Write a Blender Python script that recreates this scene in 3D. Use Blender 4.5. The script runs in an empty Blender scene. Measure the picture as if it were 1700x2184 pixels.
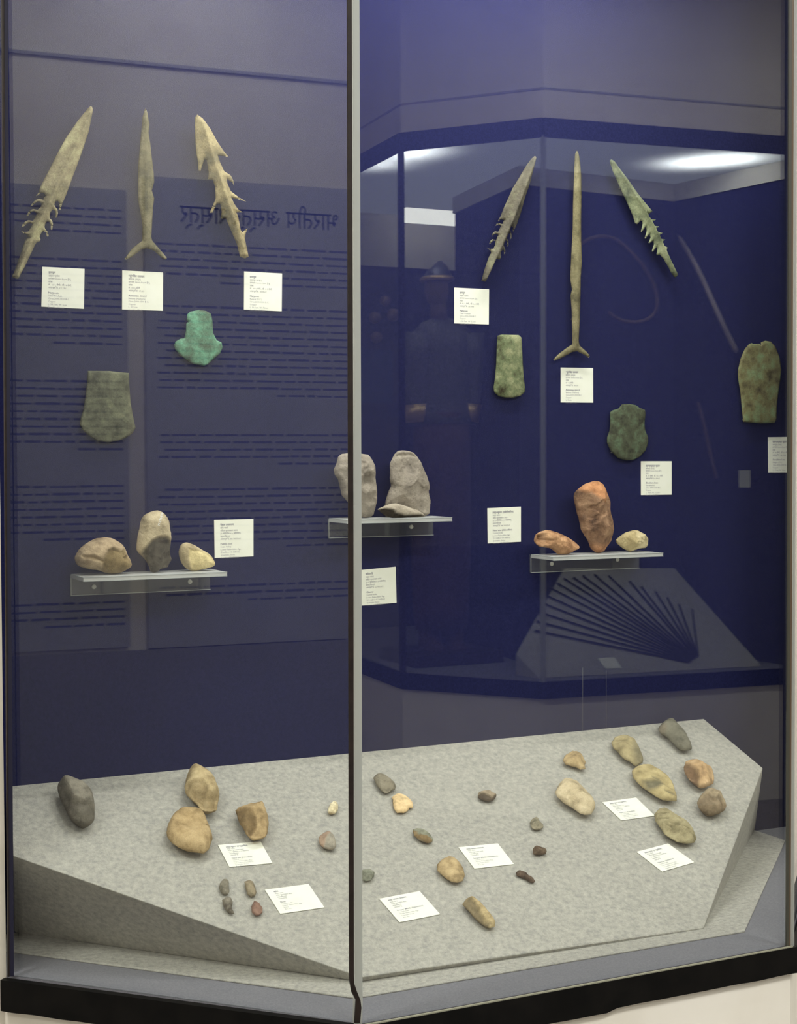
import bpy, bmesh, math, random
import numpy as np
from mathutils import Vector, Matrix, noise
from mathutils.geometry import delaunay_2d_cdt

S = bpy.context.scene
COL = S.collection

# ------------------------------------------------------------------ camera
FPX, YAW, PITCH, ROLL, CAMD, CAMH = 3300.0, .4609, .0365, -.0033, 3.2707, 1.012
F = np.array([math.sin(YAW)*math.cos(PITCH), math.cos(YAW)*math.cos(PITCH), -math.sin(PITCH)])
R0 = np.array([math.cos(YAW), -math.sin(YAW), 0.0])
U0 = np.cross(R0, F)
R = math.cos(ROLL)*R0 + math.sin(ROLL)*U0
U = -math.sin(ROLL)*R0 + math.cos(ROLL)*U0
O = np.array([0.0, -CAMD, CAMH])
cam_data = bpy.data.cameras.new('camera')
cam_data.sensor_fit = 'VERTICAL'
cam_data.sensor_height = 24.0
cam_data.lens = FPX/2184.0*24.0
cam_data.clip_start = .05
cam = bpy.data.objects.new('camera', cam_data)
COL.objects.link(cam)
cam.matrix_world = Matrix(((R[0], U[0], -F[0], O[0]), (R[1], U[1], -F[1], O[1]), (R[2], U[2], -F[2], O[2]), (0, 0, 0, 1)))
S.camera = cam

# ------------------------------------------------------------------ world, exposure
w = bpy.data.worlds.new('world'); S.world = w; w.use_nodes = True
w.node_tree.nodes['Background'].inputs[0].default_value = (.9, .93, 1, 1)
w.node_tree.nodes['Background'].inputs[1].default_value = .02
S.view_settings.view_transform = 'Standard'
S.view_settings.look = 'None'
S.view_settings.exposure = 0.0
S.view_settings.gamma = 1.0
S.view_settings.use_curve_mapping = False

CASE_SPREAD = 160
CASE_LAMP = 16.0      # watts of each tube lamp in this case
ROOM_LAMP = 63.0      # ceiling lights of the gallery

def area(name, loc, sx, sy, power, color, direction=(0, 0, -1), parent=None, along=(1, 0, 0), spread=180):
    l = bpy.data.lights.new(name, 'AREA'); l.shape = 'RECTANGLE'; l.spread = math.radians(spread)
    l.size = sx; l.size_y = sy; l.energy = power; l.color = color
    o = bpy.data.objects.new(name, l); COL.objects.link(o)
    z = -Vector(direction).normalized(); x = Vector(along).normalized(); y = z.cross(x).normalized(); x = y.cross(z)
    m = Matrix((x, y, z)).transposed().to_4x4(); m.translation = Vector(loc)
    o.matrix_world = m
    return o

ROOM_C = (1.0, .985, .945)
for i, (x, y) in enumerate(((-1.15, -1.35), (1.2, -3.2), (-1.0, -4.6), (3.3, -2.9), (5.6, -2.6))):
    area('ceiling_lamp_light', (x, y, 3.24), 1.2, .3, ROOM_LAMP, ROOM_C)

# ------------------------------------------------------------------ pixel -> place helpers
def ray(x, y):
    return F + R*(x-850)/FPX + U*(1092-y)/FPX
def hit(x, y, n, d):
    r = ray(x, y); n = np.array(n, float)
    return O + r*((d - n@O)/(n@r))
def on_wall(x, y, off=0.0):
    return hit(x, y, (0, 1, 0), -off)
def on_z(x, y, z=0.0):
    return hit(x, y, (0, 0, 1), z)
def tr(ox, oy, s, pts):
    return [(ox+s*a, oy+s*b) for a, b in pts]

PANE_Y = -.80
# display platform: inclined top plane
PSL = .310/.640
PN = np.array([0, -PSL, 1.0]); PD = .318/np.linalg.norm(PN); PN = PN/np.linalg.norm(PN)
def on_platform(x, y, off=0.0):
    return hit(x, y, PN, PD+off)

# ------------------------------------------------------------------ object helpers
def link(o, parent=None):
    COL.objects.link(o)
    if parent is not None:
        o.parent = parent
        o.matrix_parent_inverse = Matrix.Identity(4)
    return o
def tag(o, label=None, cat=None, group=None, kind=None):
    if label: o['label'] = label
    if cat: o['category'] = cat
    if group: o['group'] = group
    if kind: o['kind'] = kind
    return o
def mesh_obj(name, verts, faces, mat=None, parent=None, smooth=False, origin=None):
    me = bpy.data.meshes.new(name)
    if origin is not None:
        og = Vector(origin); verts = [tuple(Vector(v)-og) for v in verts]
    me.from_pydata([tuple(map(float, v)) for v in verts], [], [tuple(map(int, f)) for f in faces])
    me.validate()
    bm = bmesh.new(); bm.from_mesh(me); bmesh.ops.recalc_face_normals(bm, faces=bm.faces); bm.to_mesh(me); bm.free()
    if smooth:
        for p in me.polygons: p.use_smooth = True
    if mat: me.materials.append(mat)
    o = bpy.data.objects.new(name, me)
    link(o, parent)
    if origin is not None:
        o.location = og if parent is None else og - world_loc(parent)
    return o
def world_loc(o):
    v = Vector((0, 0, 0))
    while o is not None:
        v += o.location; o = o.parent
    return v
def empty(name, loc):
    o = bpy.data.objects.new(name, None); link(o); o.location = Vector([float(c) for c in loc]); o.empty_display_size = .02
    return o
def prism(name, poly, z0, z1, mat, parent=None, origin=None):
    n = len(poly)
    v = [(p[0], p[1], z0) for p in poly] + [(p[0], p[1], z1) for p in poly]
    f = [tuple(range(n))[::-1], tuple(range(n, 2*n))] + [(i, (i+1) % n, n+(i+1) % n, n+i) for i in range(n)]
    return mesh_obj(name, v, f, mat, parent, origin=origin)
def box(name, lo, hi, mat, parent=None, origin=None):
    return prism(name, [(lo[0], lo[1]), (hi[0], lo[1]), (hi[0], hi[1]), (lo[0], hi[1])], lo[2], hi[2], mat, parent, origin)
def bevel(o, wd, seg=2):
    m = o.modifiers.new('bevel', 'BEVEL'); m.width = wd; m.segments = seg; m.limit_method = 'ANGLE'
    return o
def strip_wall(name, a, b, z0, z1, th, mat, parent=None):
    """upright slab from plan point a to b, thickness th to the left of a->b"""
    a = np.array(a, float); b = np.array(b, float); d = (b-a)/np.linalg.norm(b-a); n = np.array([-d[1], d[0]])*th
    return prism(name, [a, b, b+n, a+n], z0, z1, mat, parent)
def tube(name, pts, rad, mat, parent=None, seg=8, origin=None):
    pts = [Vector([float(c) for c in p]) for p in pts]; n = len(pts)
    rr = rad if isinstance(rad, (list, tuple)) else [rad]*n
    v = []; f = []; prev = None
    for i, p in enumerate(pts):
        t = (pts[min(i+1, n-1)]-pts[max(i-1, 0)]).normalized()
        if prev is None:
            a = t.orthogonal().normalized()
        else:
            a = (prev - t*prev.dot(t)).normalized()
        prev = a; b = t.cross(a)
        for k in range(seg):
            an = 2*math.pi*k/seg
            v.append(p + (a*math.cos(an)+b*math.sin(an))*rr[i])
    for i in range(n-1):
        for k in range(seg):
            f.append((i*seg+k, i*seg+(k+1) % seg, (i+1)*seg+(k+1) % seg, (i+1)*seg+k))
    f.append(tuple(range(seg))[::-1]); f.append(tuple((n-1)*seg+k for k in range(seg)))
    return mesh_obj(name, v, f, mat, parent, smooth=True, origin=origin)

# ------------------------------------------------------------------ materials
def new_mat(name):
    m = bpy.data.materials.new(name); m.use_nodes = True
    nt = m.node_tree
    return m, nt, nt.nodes['Principled BSDF']
def srgb(c):
    return tuple(((x/255)/12.92 if x/255 <= .04045 else ((x/255+.055)/1.055)**2.4) for x in c)
def rgba(c):
    return (c[0], c[1], c[2], 1)
def noise_mat(name, cols, scale, rough=.8, detail=6, bump=0.0, bscale=None, spec=.3, zone_cols=None, metallic=0.0, sharp=(.35, .65), fine=0.0):
    """cols: two or three linear colours mixed by noise; zone_cols: colours where the mesh attribute 'zone' is 1"""
    m, nt, b = new_mat(name)
    N = nt.nodes.new; L = nt.links.new
    tc = N('ShaderNodeTexCoord')
    def ramp(cl, sc, seedv):
        mp = N('ShaderNodeMapping'); mp.inputs['Location'].default_value = (seedv, seedv*1.7, seedv*.6)
        L(tc.outputs['Object'], mp.inputs['Vector'])
        nz = N('ShaderNodeTexNoise'); nz.inputs['Scale'].default_value = sc; nz.inputs['Detail'].default_value = detail
        nz.inputs['Roughness'].default_value = .62
        L(mp.outputs[0], nz.inputs['Vector'])
        rp = N('ShaderNodeValToRGB'); L(nz.outputs['Fac'], rp.inputs[0])
        e = rp.color_ramp.elements
        e[0].position = sharp[0]; e[0].color = rgba(cl[0]); e[1].position = sharp[1]; e[1].color = rgba(cl[-1])
        if len(cl) == 3:
            k = e.new((sharp[0]+sharp[1])/2); k.color = rgba(cl[1])
        return rp.outputs[0]
    out = ramp(cols, scale, (hash_str(name) % 97)*.37)
    if zone_cols:
        o2 = ramp(zone_cols, scale*1.6, 3.1)
        at = N('ShaderNodeAttribute'); at.attribute_name = 'zone'
        mx = N('ShaderNodeMix'); mx.data_type = 'RGBA'
        L(at.outputs['Fac'], mx.inputs['Factor']); L(out, mx.inputs['A']); L(o2, mx.inputs['B'])
        out = mx.outputs['Result']
    if fine:
        nz = N('ShaderNodeTexNoise'); nz.inputs['Scale'].default_value = scale*18; nz.inputs['Detail'].default_value = 3
        L(tc.outputs['Object'], nz.inputs['Vector'])
        mr = N('ShaderNodeMapRange'); mr.inputs[1].default_value = .3; mr.inputs[2].default_value = .7
        mr.inputs[3].default_value = 1-fine; mr.inputs[4].default_value = 1+fine
        L(nz.outputs['Fac'], mr.inputs[0])
        mx = N('ShaderNodeMix'); mx.data_type = 'RGBA'; mx.blend_type = 'MULTIPLY'; mx.inputs['Factor'].default_value = 1
        L(out, mx.inputs['A']); L(mr.outputs[0], mx.inputs['B']); out = mx.outputs['Result']
    L(out, b.inputs['Base Color'])
    b.inputs['Roughness'].default_value = rough
    b.inputs['Specular IOR Level'].default_value = spec
    b.inputs['Metallic'].default_value = metallic
    if bump:
        nb = N('ShaderNodeTexNoise'); nb.inputs['Scale'].default_value = bscale or scale*6; nb.inputs['Detail'].default_value = 5
        L(tc.outputs['Object'], nb.inputs['Vector'])
        bp = N('ShaderNodeBump'); bp.inputs['Strength'].default_value = min(1, bump); bp.inputs['Distance'].default_value = .002
        L(nb.outputs['Fac'], bp.inputs['Height']); L(bp.outputs[0], b.inputs['Normal'])
    return m
def hash_str(s):
    h = 7
    for c in s: h = (h*31 + ord(c)) % 100003
    return h
def plain(name, c, rough=.6, spec=.3, metallic=0):
    m, nt, b = new_mat(name)
    b.inputs['Base Color'].default_value = rgba(c); b.inputs['Roughness'].default_value = rough
    b.inputs['Specular IOR Level'].default_value = spec; b.inputs['Metallic'].default_value = metallic
    return m
def glass_mat(name, tint=(.97, .985, .975), dust=0.0, boost=1.0):
    """thin clear sheet: each face lets light through and mirrors by Schlick's law"""
    m, nt, b = new_mat(name); nt.nodes.remove(b)
    N = nt.nodes.new; L = nt.links.new
    lw = N('ShaderNodeLayerWeight'); lw.inputs['Blend'].default_value = .5
    p5 = N('ShaderNodeMath'); p5.operation = 'POWER'; p5.inputs[1].default_value = 5
    L(lw.outputs['Facing'], p5.inputs[0])
    mu = N('ShaderNodeMath'); mu.operation = 'MULTIPLY_ADD'; mu.inputs[1].default_value = .95*boost; mu.inputs[2].default_value = .042*boost
    L(p5.outputs[0], mu.inputs[0])
    t = N('ShaderNodeBsdfTransparent'); t.inputs[0].default_value = rgba(tint)
    g = N('ShaderNodeBsdfGlossy'); g.inputs['Roughness'].default_value = 0.0; g.inputs[0].default_value = (1, 1, 1, 1)
    mx = N('ShaderNodeMixShader'); L(mu.outputs[0], mx.inputs[0]); L(t.outputs[0], mx.inputs[1]); L(g.outputs[0], mx.inputs[2])
    last = mx.outputs[0]
    if dust:
        df = N('ShaderNodeBsdfDiffuse'); df.inputs[0].default_value = (.8, .8, .78, 1)
        m2 = N('ShaderNodeMixShader'); m2.inputs[0].default_value = dust
        L(last, m2.inputs[1]); L(df.outputs[0], m2.inputs[2]); last = m2.outputs[0]
    L(last, nt.nodes['Material Output'].inputs['Surface'])
    return m

M = {}
M['fabric'] = noise_mat('blue_fabric', [(.0110, .0130, .056), (.0165, .0185, .078)], 260, .95, 4, .25, 700, .1)
M['fabric_floor'] = noise_mat('blue_floor_fabric', [(.175, .175, .20), (.225, .222, .245)], 300, .95, 4, .25, 700, .1)
M['carpet'] = noise_mat('grey_carpet', [srgb((156, 155, 150)), srgb((177, 174, 166)), srgb((194, 191, 181))], 90, .97, 8, .8, 420, .05, sharp=(.30, .70), fine=.30)
M['white_wall'] = noise_mat('white_wall_paint', [srgb((222, 216, 204)), srgb((232, 227, 216))], 3, .75, 3, .05, 60)
M['plinth'] = noise_mat('plinth_paint', [srgb((236, 232, 220)), srgb((244, 241, 231))], 4, .55, 3)
M['cream'] = noise_mat('cream_wall_paint', [srgb((205, 200, 185)), srgb((222, 216, 203))], 6, .7, 3)
M['black_trim'] = noise_mat('black_trim_paint', [(.0025, .0025, .0025), (.006, .0055, .005)], 20, .5, 4, spec=.12)
M['gasket'] = noise_mat('black_gasket', [(.010, .006, .005), (.02, .013, .011)], 30, .5, 3)
M['brown_edge'] = plain('brown_glass_edge', (.10, .065, .04), .35, .5)
M['olive_edge'] = plain('olive_glass_edge', (.05, .05, .038), .4, .5)
M['navy_trim'] = plain('navy_trim_paint', (.012, .012, .03), .6)
M['glass'] = glass_mat('pane_glass')
M['acrylic'] = glass_mat('clear_acrylic', (.97, .98, .98), .045)
M['acrylic_top'] = glass_mat('dusty_acrylic', (.93, .95, .95), .5)
M['screw'] = plain('white_plastic_screw', (.65, .66, .62), .4)
M['card'] = noise_mat('cream_card_paper', [srgb((248, 248, 234)), srgb((252, 252, 240))], 30, .8, 2, spec=.2)
M['ink'] = plain('grey_printed_ink', srgb((150, 148, 160)), .8)
M['ink_bold'] = plain('bold_printed_ink', srgb((95, 95, 112)), .8)
M['steel'] = plain('mounting_pin_steel', (.25, .24, .2), .4, .5, .6)
M['house'] = plain('lamp_housing', (.8, .8, .78), .5)
# post of the pane corner: pale, slightly translucent resin strip
m, nt, b = new_mat('pale_corner_strip')
b.inputs['Base Color'].default_value = (.33, .34, .33, 1); b.inputs['Roughness'].default_value = .45
tl = nt.nodes.new('ShaderNodeBsdfTranslucent'); tl.inputs[0].default_value = (.92, .94, .91, 1)
mx = nt.nodes.new('ShaderNodeMixShader'); mx.inputs[0].default_value = .72
nt.links.new(b.outputs[0], mx.inputs[1]); nt.links.new(tl.outputs[0], mx.inputs[2]); nt.links.new(mx.outputs[0], nt.nodes['Material Output'].inputs['Surface'])
M['strip'] = m

def emission(name, c, s):
    m, nt, b = new_mat(name); nt.nodes.remove(b)
    e = nt.nodes.new('ShaderNodeEmission'); e.inputs[0].default_value = rgba(c); e.inputs[1].default_value = s
    nt.links.new(e.outputs[0], nt.nodes['Material Output'].inputs['Surface'])
    return m
TUBE_C = (1.0, .985, .93)
def diffuser(name, spots, base, peak, radius):
    """opal ceiling sheet lit from behind: brightest under its tubes (spots are x, y, z of the tubes)"""
    m, nt, b = new_mat(name); nt.nodes.remove(b)
    N = nt.nodes.new; L = nt.links.new
    geo = N('ShaderNodeNewGeometry'); acc = None
    for sp in spots:
        vd = N('ShaderNodeVectorMath'); vd.operation = 'DISTANCE'; vd.inputs[1].default_value = sp
        L(geo.outputs['Position'], vd.inputs[0])
        dv = N('ShaderNodeMath'); dv.operation = 'DIVIDE'; dv.inputs[1].default_value = radius; L(vd.outputs['Value'], dv.inputs[0])
        sq = N('ShaderNodeMath'); sq.operation = 'POWER'; sq.inputs[1].default_value = 2; L(dv.outputs[0], sq.inputs[0])
        ng = N('ShaderNodeMath'); ng.operation = 'MULTIPLY'; ng.inputs[1].default_value = -1; L(sq.outputs[0], ng.inputs[0])
        ex = N('ShaderNodeMath'); ex.operation = 'EXPONENT'; L(ng.outputs[0], ex.inputs[0])
        if acc is None: acc = ex
        else:
            ad = N('ShaderNodeMath'); ad.operation = 'ADD'; L(acc.outputs[0], ad.inputs[0]); L(ex.outputs[0], ad.inputs[1]); acc = ad
    ma = N('ShaderNodeMath'); ma.operation = 'MULTIPLY_ADD'; ma.inputs[1].default_value = peak; ma.inputs[2].default_value = base
    L(acc.outputs[0], ma.inputs[0])
    e = N('ShaderNodeEmission'); e.inputs[0].default_value = rgba((.95, .98, 1.0)); L(ma.outputs[0], e.inputs[1])
    L(e.outputs[0], nt.nodes['Material Output'].inputs['Surface'])
    return m

# ------------------------------------------------------------------ the case: structure
ZC = 2.42                       # ceiling of the cases
A0 = (.643, -.258); C1 = (1.148, PANE_Y); C2 = (2.122, PANE_Y); A3 = (2.664, -.258)
WALL_L, WALL_R = .60, 3.0
def structure(o):
    tag(o, kind='structure'); return o
structure(box('wall_back', (WALL_L, 0, -.05), (WALL_R, .05, ZC), M['fabric']))
structure(box('wall_left', (WALL_L-.04, -.205, 0), (WALL_L+.03, 0, ZC), M['fabric']))
structure(box('wall_right', (WALL_R-.02, -.205, 0), (WALL_R+.05, 0, ZC), M['fabric']))
case_plan = [(WALL_L, .02), (WALL_L, -.205), (A0[0]-.02, -.205), A0, C1, C2, A3, (A3[0]+.03, -.205), (WALL_R, -.205), (WALL_R, .02)]
structure(prism('floor', case_plan, -.05, 0.0, M['fabric_floor']))
structure(prism('ceiling', case_plan, ZC, ZC+.04, diffuser('opal_ceiling', [(1.8, -.42, ZC), (1.0, -.36, ZC)], .75, 1.5, .25)))
# white plinth below and fascia above, both along the panes
def offset_plan(d):
    import itertools
    n1 = np.array([-.73, -.683]); out = []
    a0 = np.array(A0)+n1*d; a3 = np.array(A3)+np.array([.707, -.707])*d
    c1 = np.array([C1[0]-d*.42, C1[1]-d]); c2 = np.array([C2[0]+d*.414, C2[1]-d])
    return [(WALL_L-.02, -.20), (a0[0]-.05, -.20), tuple(a0), tuple(c1), tuple(c2), tuple(a3), (a3[0]+.05, -.20)]
structure(prism('wall_plinth', offset_plan(.004), -.62, -.040, M['plinth']))
structure(prism('wall_fascia', offset_plan(.004), ZC+.04, 3.3, M['white_wall']))
# black painted trim below the panes, one length per pane, lower edge ragged
def trim(name, a, b, seed):
    a = np.array(a); b = np.array(b); d = (b-a)/np.linalg.norm(b-a); n = np.array([d[1], -d[0]])
    rnd = random.Random(seed); k = 40; v = []; f = []
    for i in range(k+1):
        p = a+(b-a)*i/k
        zl = -.0555 - .0016*noise.noise(Vector((i*.35, seed, 0))) - (.006 if (seed == 1 or (seed == 2 and i < 22)) else 0)
        for off in (-.006, .010):
            q = p+n*off
            v.append((q[0], q[1], zl)); v.append((q[0], q[1], -.001))
    for i in range(k):
        s = 4*i; t = s+4
        f += [(s, t, t+1, s+1), (s+2, s+3, t+3, t+2), (s+1, t+1, t+3, s+3), (s, s+2, t+2, t)]
    f += [(0, 1, 3, 2), (4*k, 4*k+2, 4*k+3, 4*k+1)]
    return structure(mesh_obj(name, v, f, M['black_trim']))
off1 = (C1[0]-.004, C1[1]-.010)
trim_1 = trim('trim_1', (A0[0]-.012, A0[1]-.008), (C1[0]-.003, C1[1]-.004), 1)
trim_2 = trim('trim_2', (C1[0]-.003, C1[1]-.004), (C2[0]+.012, C2[1]-.004), 2)
trim_3 = trim('trim_3', (C2[0]+.012, C2[1]-.004), (A3[0]+.012, A3[1]-.008), 3)
# header trim over the panes
for i, (a, b_) in enumerate(((A0, C1), (C1, C2), (C2, A3))):
    structure(strip_wall('trim_%d' % (4+i), a, b_, ZC-.02, ZC+.05, -.012, M['navy_trim']))
# the glass panes
def pane(name, a, b):
    a = np.array(a); b = np.array(b); d = (b-a)/np.linalg.norm(b-a)
    return structure(strip_wall(name, a+d*.006, b-d*.006, 0.0, ZC-.02, .006, M['glass']))
pane('window_1', A0, C1); pane('window_2', C1, C2); pane('window_3', C2, A3)

# pane corner between window_1 and window_2: dark gasket and pale strip
def px_x(px, py, y=PANE_Y):
    return hit(px, py, (0, 1, 0), y)
def ribbon(name, rows, y, th, mat, parent=None):
    """rows: (xl, xr, py) in pixels on the plane y; th: thickness toward the room"""
    v = []; f = []
    for xl, xr, py in rows:
        for xx in (xl, xr):
            p = hit(xx, py, (0, 1, 0), y)
            v.append((p[0], y, p[2])); v.append((p[0], y-th, p[2]))
    n = len(rows)
    for i in range(n-1):
        s = 4*i; t = s+4
        f += [(s+1, s+3, t+3, t+1), (s, t, t+2, s+2), (s, s+1, t+1, t), (s+2, t+2, t+3, s+3)]
    f += [(0, 2, 3, 1), (4*n-4, 4*n-3, 4*n-1, 4*n-2)]
    return mesh_obj(name, v, f, mat, parent)
strip_o = structure(ribbon('trim_corner_strip', [(747.5, 762, -500), (748, 762, 0), (751, 766.5, 1100), (752.5, 768.5, 2080), (753, 769, 2130), (752, 768, 2181)], PANE_Y+.004, .009, M['strip']))
g_o = ribbon('gasket', [(738.5, 748.5, -500), (739.5, 748.5, 0), (742, 752, 1100), (744, 753, 2080), (745.5, 754, 2097), (749, 760, 2115), (758, 767, 2132), (757, 769, 2148), (755, 766, 2181)], PANE_Y-.006, .004, M['gasket'])
g_o.parent = strip_o
# corner between window_2 and window_3
s2 = structure(ribbon('trim_corner_strip', [(1691, 1697, -500), (1690, 1696, 0), (1687, 1693, 1000), (1683, 1690, 2016)], PANE_Y-.002, .006, M['strip']))
for nm, a, wd, mt in (('gasket', -9, 5.5, 'olive_edge'), ('glass_edge', -3.5, 4, 'brown_edge')):
    r = ribbon(nm, [(1691+a, 1691+a+wd, -500), (1690+a, 1690+a+wd, 0), (1687.5+a, 1687.5+a+wd, 1000), (1684+a, 1684+a+wd, 2017)], PANE_Y-.003, .004, M[mt])
    r.parent = s2
# left end of window_1
s3 = structure(ribbon('trim_end_strip', [(6, 13, -500), (7, 15, 0), (12, 20, 1000), (18, 28, 2080)], A0[1]-.012, .008, M['navy_trim']))
r = ribbon('gasket', [(1, 6, -500), (2.5, 6.5, 0), (8.5, 12, 1000), (15.5, 18.5, 2081)], A0[1]-.013, .008, M['gasket']); r.parent = s3
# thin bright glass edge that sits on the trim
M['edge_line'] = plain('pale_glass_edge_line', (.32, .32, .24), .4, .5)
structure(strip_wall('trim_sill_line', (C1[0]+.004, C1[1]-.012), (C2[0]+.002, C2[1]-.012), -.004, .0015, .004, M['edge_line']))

# room shell
RX0, RX1, RY0, FZ, RZ = -2.2, 7.2, -7.4, -.62, 3.3
structure(box('floor_gallery', (RX0, RY0, FZ-.05), (RX1, 0.1, FZ), noise_mat('gallery_floor', [(.16, .145, .13), (.23, .21, .19)], 6, .4, 4)))
structure(box('ceiling_gallery', (RX0, RY0, RZ), (RX1, 0.1, RZ+.05), M['white_wall']))
structure(box('wall_front_left', (RX0, -.25, FZ), (WALL_L-.04, -.20, RZ), M['cream']))
structure(box('wall_front_edge', (WALL_L-.04, -.256, FZ), (A0[0]-.004, -.20, RZ), M['cream']))
structure(box('wall_front_right', (A3[0]+.02, -.25, FZ), (RX1, -.20, RZ), M['white_wall']))
structure(box('wall_gallery_left', (RX0-.05, RY0, FZ), (RX0, 0.1, RZ), M['white_wall']))
structure(box('wall_gallery_right', (RX1, RY0, FZ), (RX1+.05, 0.1, RZ), M['white_wall']))
structure(box('wall_gallery_rear', (RX0, RY0-.05, FZ), (RX1, RY0, RZ), M['white_wall']))
for i, (x, y) in enumerate(((-1.15, -1.35), (1.2, -3.2), (-1.0, -4.6), (3.3, -2.9), (5.6, -2.6))):
    o = box('ceiling_lamp', (x-.64, y-.19, 3.25), (x+.64, y+.19, 3.3), M['house'])
    tag(o, 'shallow white ceiling lamp lighting the gallery in front of the case', 'lamp', 'gallery ceiling lamps')

# tube lamps of this case, behind the header
def tube_lamp(a, b, z, power, label, group, dirn=(0, 0, -1), sx=.05, spread=180):
    a = Vector(a); b = Vector(b); mid = (a+b)/2; d = (b-a); ln = d.length
    e = empty('tube_lamp', (mid.x, mid.y, z)); tag(e, label, 'lamp', group)
    n = Vector((-d.y, d.x)).normalized()
    q = [a-n*.03, b-n*.03, b+n*.03, a+n*.03]
    prism('lamp_housing', [tuple(p) for p in q], z+.004, z+.022, M['house'], e, origin=(mid.x, mid.y, z+.01))
    l = area('tube_light', (mid.x, mid.y, z), ln, sx, power, TUBE_C, dirn, along=(d.x, d.y, 0), spread=spread)
    return e
TG = 'tube lamps of the stone tool case'
tube_lamp((1.45, -.35), (2.25, -.35), ZC-.05, CASE_LAMP, 'white tube lamp under the case ceiling behind the middle pane', TG, (0, .5, -1), spread=CASE_SPREAD)
tube_lamp((.80, -.28), (1.14, -.36), ZC-.05, CASE_LAMP*.34, 'white tube lamp under the case ceiling behind the left pane', TG, (0, .5, -1), spread=CASE_SPREAD)

# ------------------------------------------------------------------ platform and carpet
carp = [tuple(on_z(28, 2033)[:2]), (1.192, -.684), (2.095, -.692), (2.687, -.127), (2.687, -.002), (.64, -.002), (.64, -.08)]
carp[0] = (.681, -.124)
c_o = bevel(prism('floor_mat', carp, 0, .004, M['carpet'], origin=(1.65, -.3, 0)), .0015)
tag(c_o, 'thin grey felt mat under the sloping platform on the blue case floor', 'mat')
top = [(x, y, .318+PSL*y) for x, y in ((.705, -.001), (2.518, -.001), (2.549, -.202), (2.026, -.640), (1.232, -.622), (.667, -.202))]
base = [(.712, -.001, .0042), (2.69, -.001, .0042), (2.69, -.001, .0042), (2.026, -.643, .0042), (1.236, -.612, .0042), (.712, -.002, .0042)]
tv = []; tf = []
topc = [Vector(p) for p in top]
v = [tuple(p) for p in top] + [base[0], base[1], base[3], base[4]]
f = [(0, 1, 2, 3, 4, 5), (0, 6, 7, 1), (1, 7, 2), (2, 7, 8, 3), (3, 8, 9, 4), (4, 9, 6, 5), (5, 6, 0), (6, 9, 8, 7)]
plat = bevel(mesh_obj('display_platform', v, f, M['carpet'], origin=(1.65, -.3, .0042)), .006, 3)
tag(plat, 'grey felt covered sloping platform holding loose stone tools and cards', 'platform')

# ------------------------------------------------------------------ solids grown from an outline
def in_poly(P, poly):
    x, y = P[:, 0], P[:, 1]; ins = np.zeros(len(P), bool); n = len(poly)
    for i in range(n):
        x1, y1 = poly[i]; x2, y2 = poly[(i+1) % n]
        c = ((y1 > y) != (y2 > y))
        with np.errstate(divide='ignore', invalid='ignore'):
            ins ^= c & (x < (x2-x1)*(y-y1)/(y2-y1+1e-15)+x1)
    return ins
def seg_dist(P, pts, closed=True):
    pts = np.array(pts); d = np.full(len(P), 1e9); n = len(pts)
    for i in range(n if closed else n-1):
        a = pts[i]; b = pts[(i+1) % n]; ab = b-a; t = np.clip(((P-a)@ab)/(ab@ab+1e-15), 0, 1)
        d = np.minimum(d, np.linalg.norm(P-(a+t[:, None]*ab), axis=1))
    return d
def smooth_outline(pts, closed=True, it=1):
    for _ in range(it):
        q = []
        n = len(pts)
        for i in range(n):
            a = np.array(pts[i]); b = np.array(pts[(i+1) % n]); q += [a*.75+b*.25, a*.25+b*.75]
        pts = q
    return pts

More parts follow.
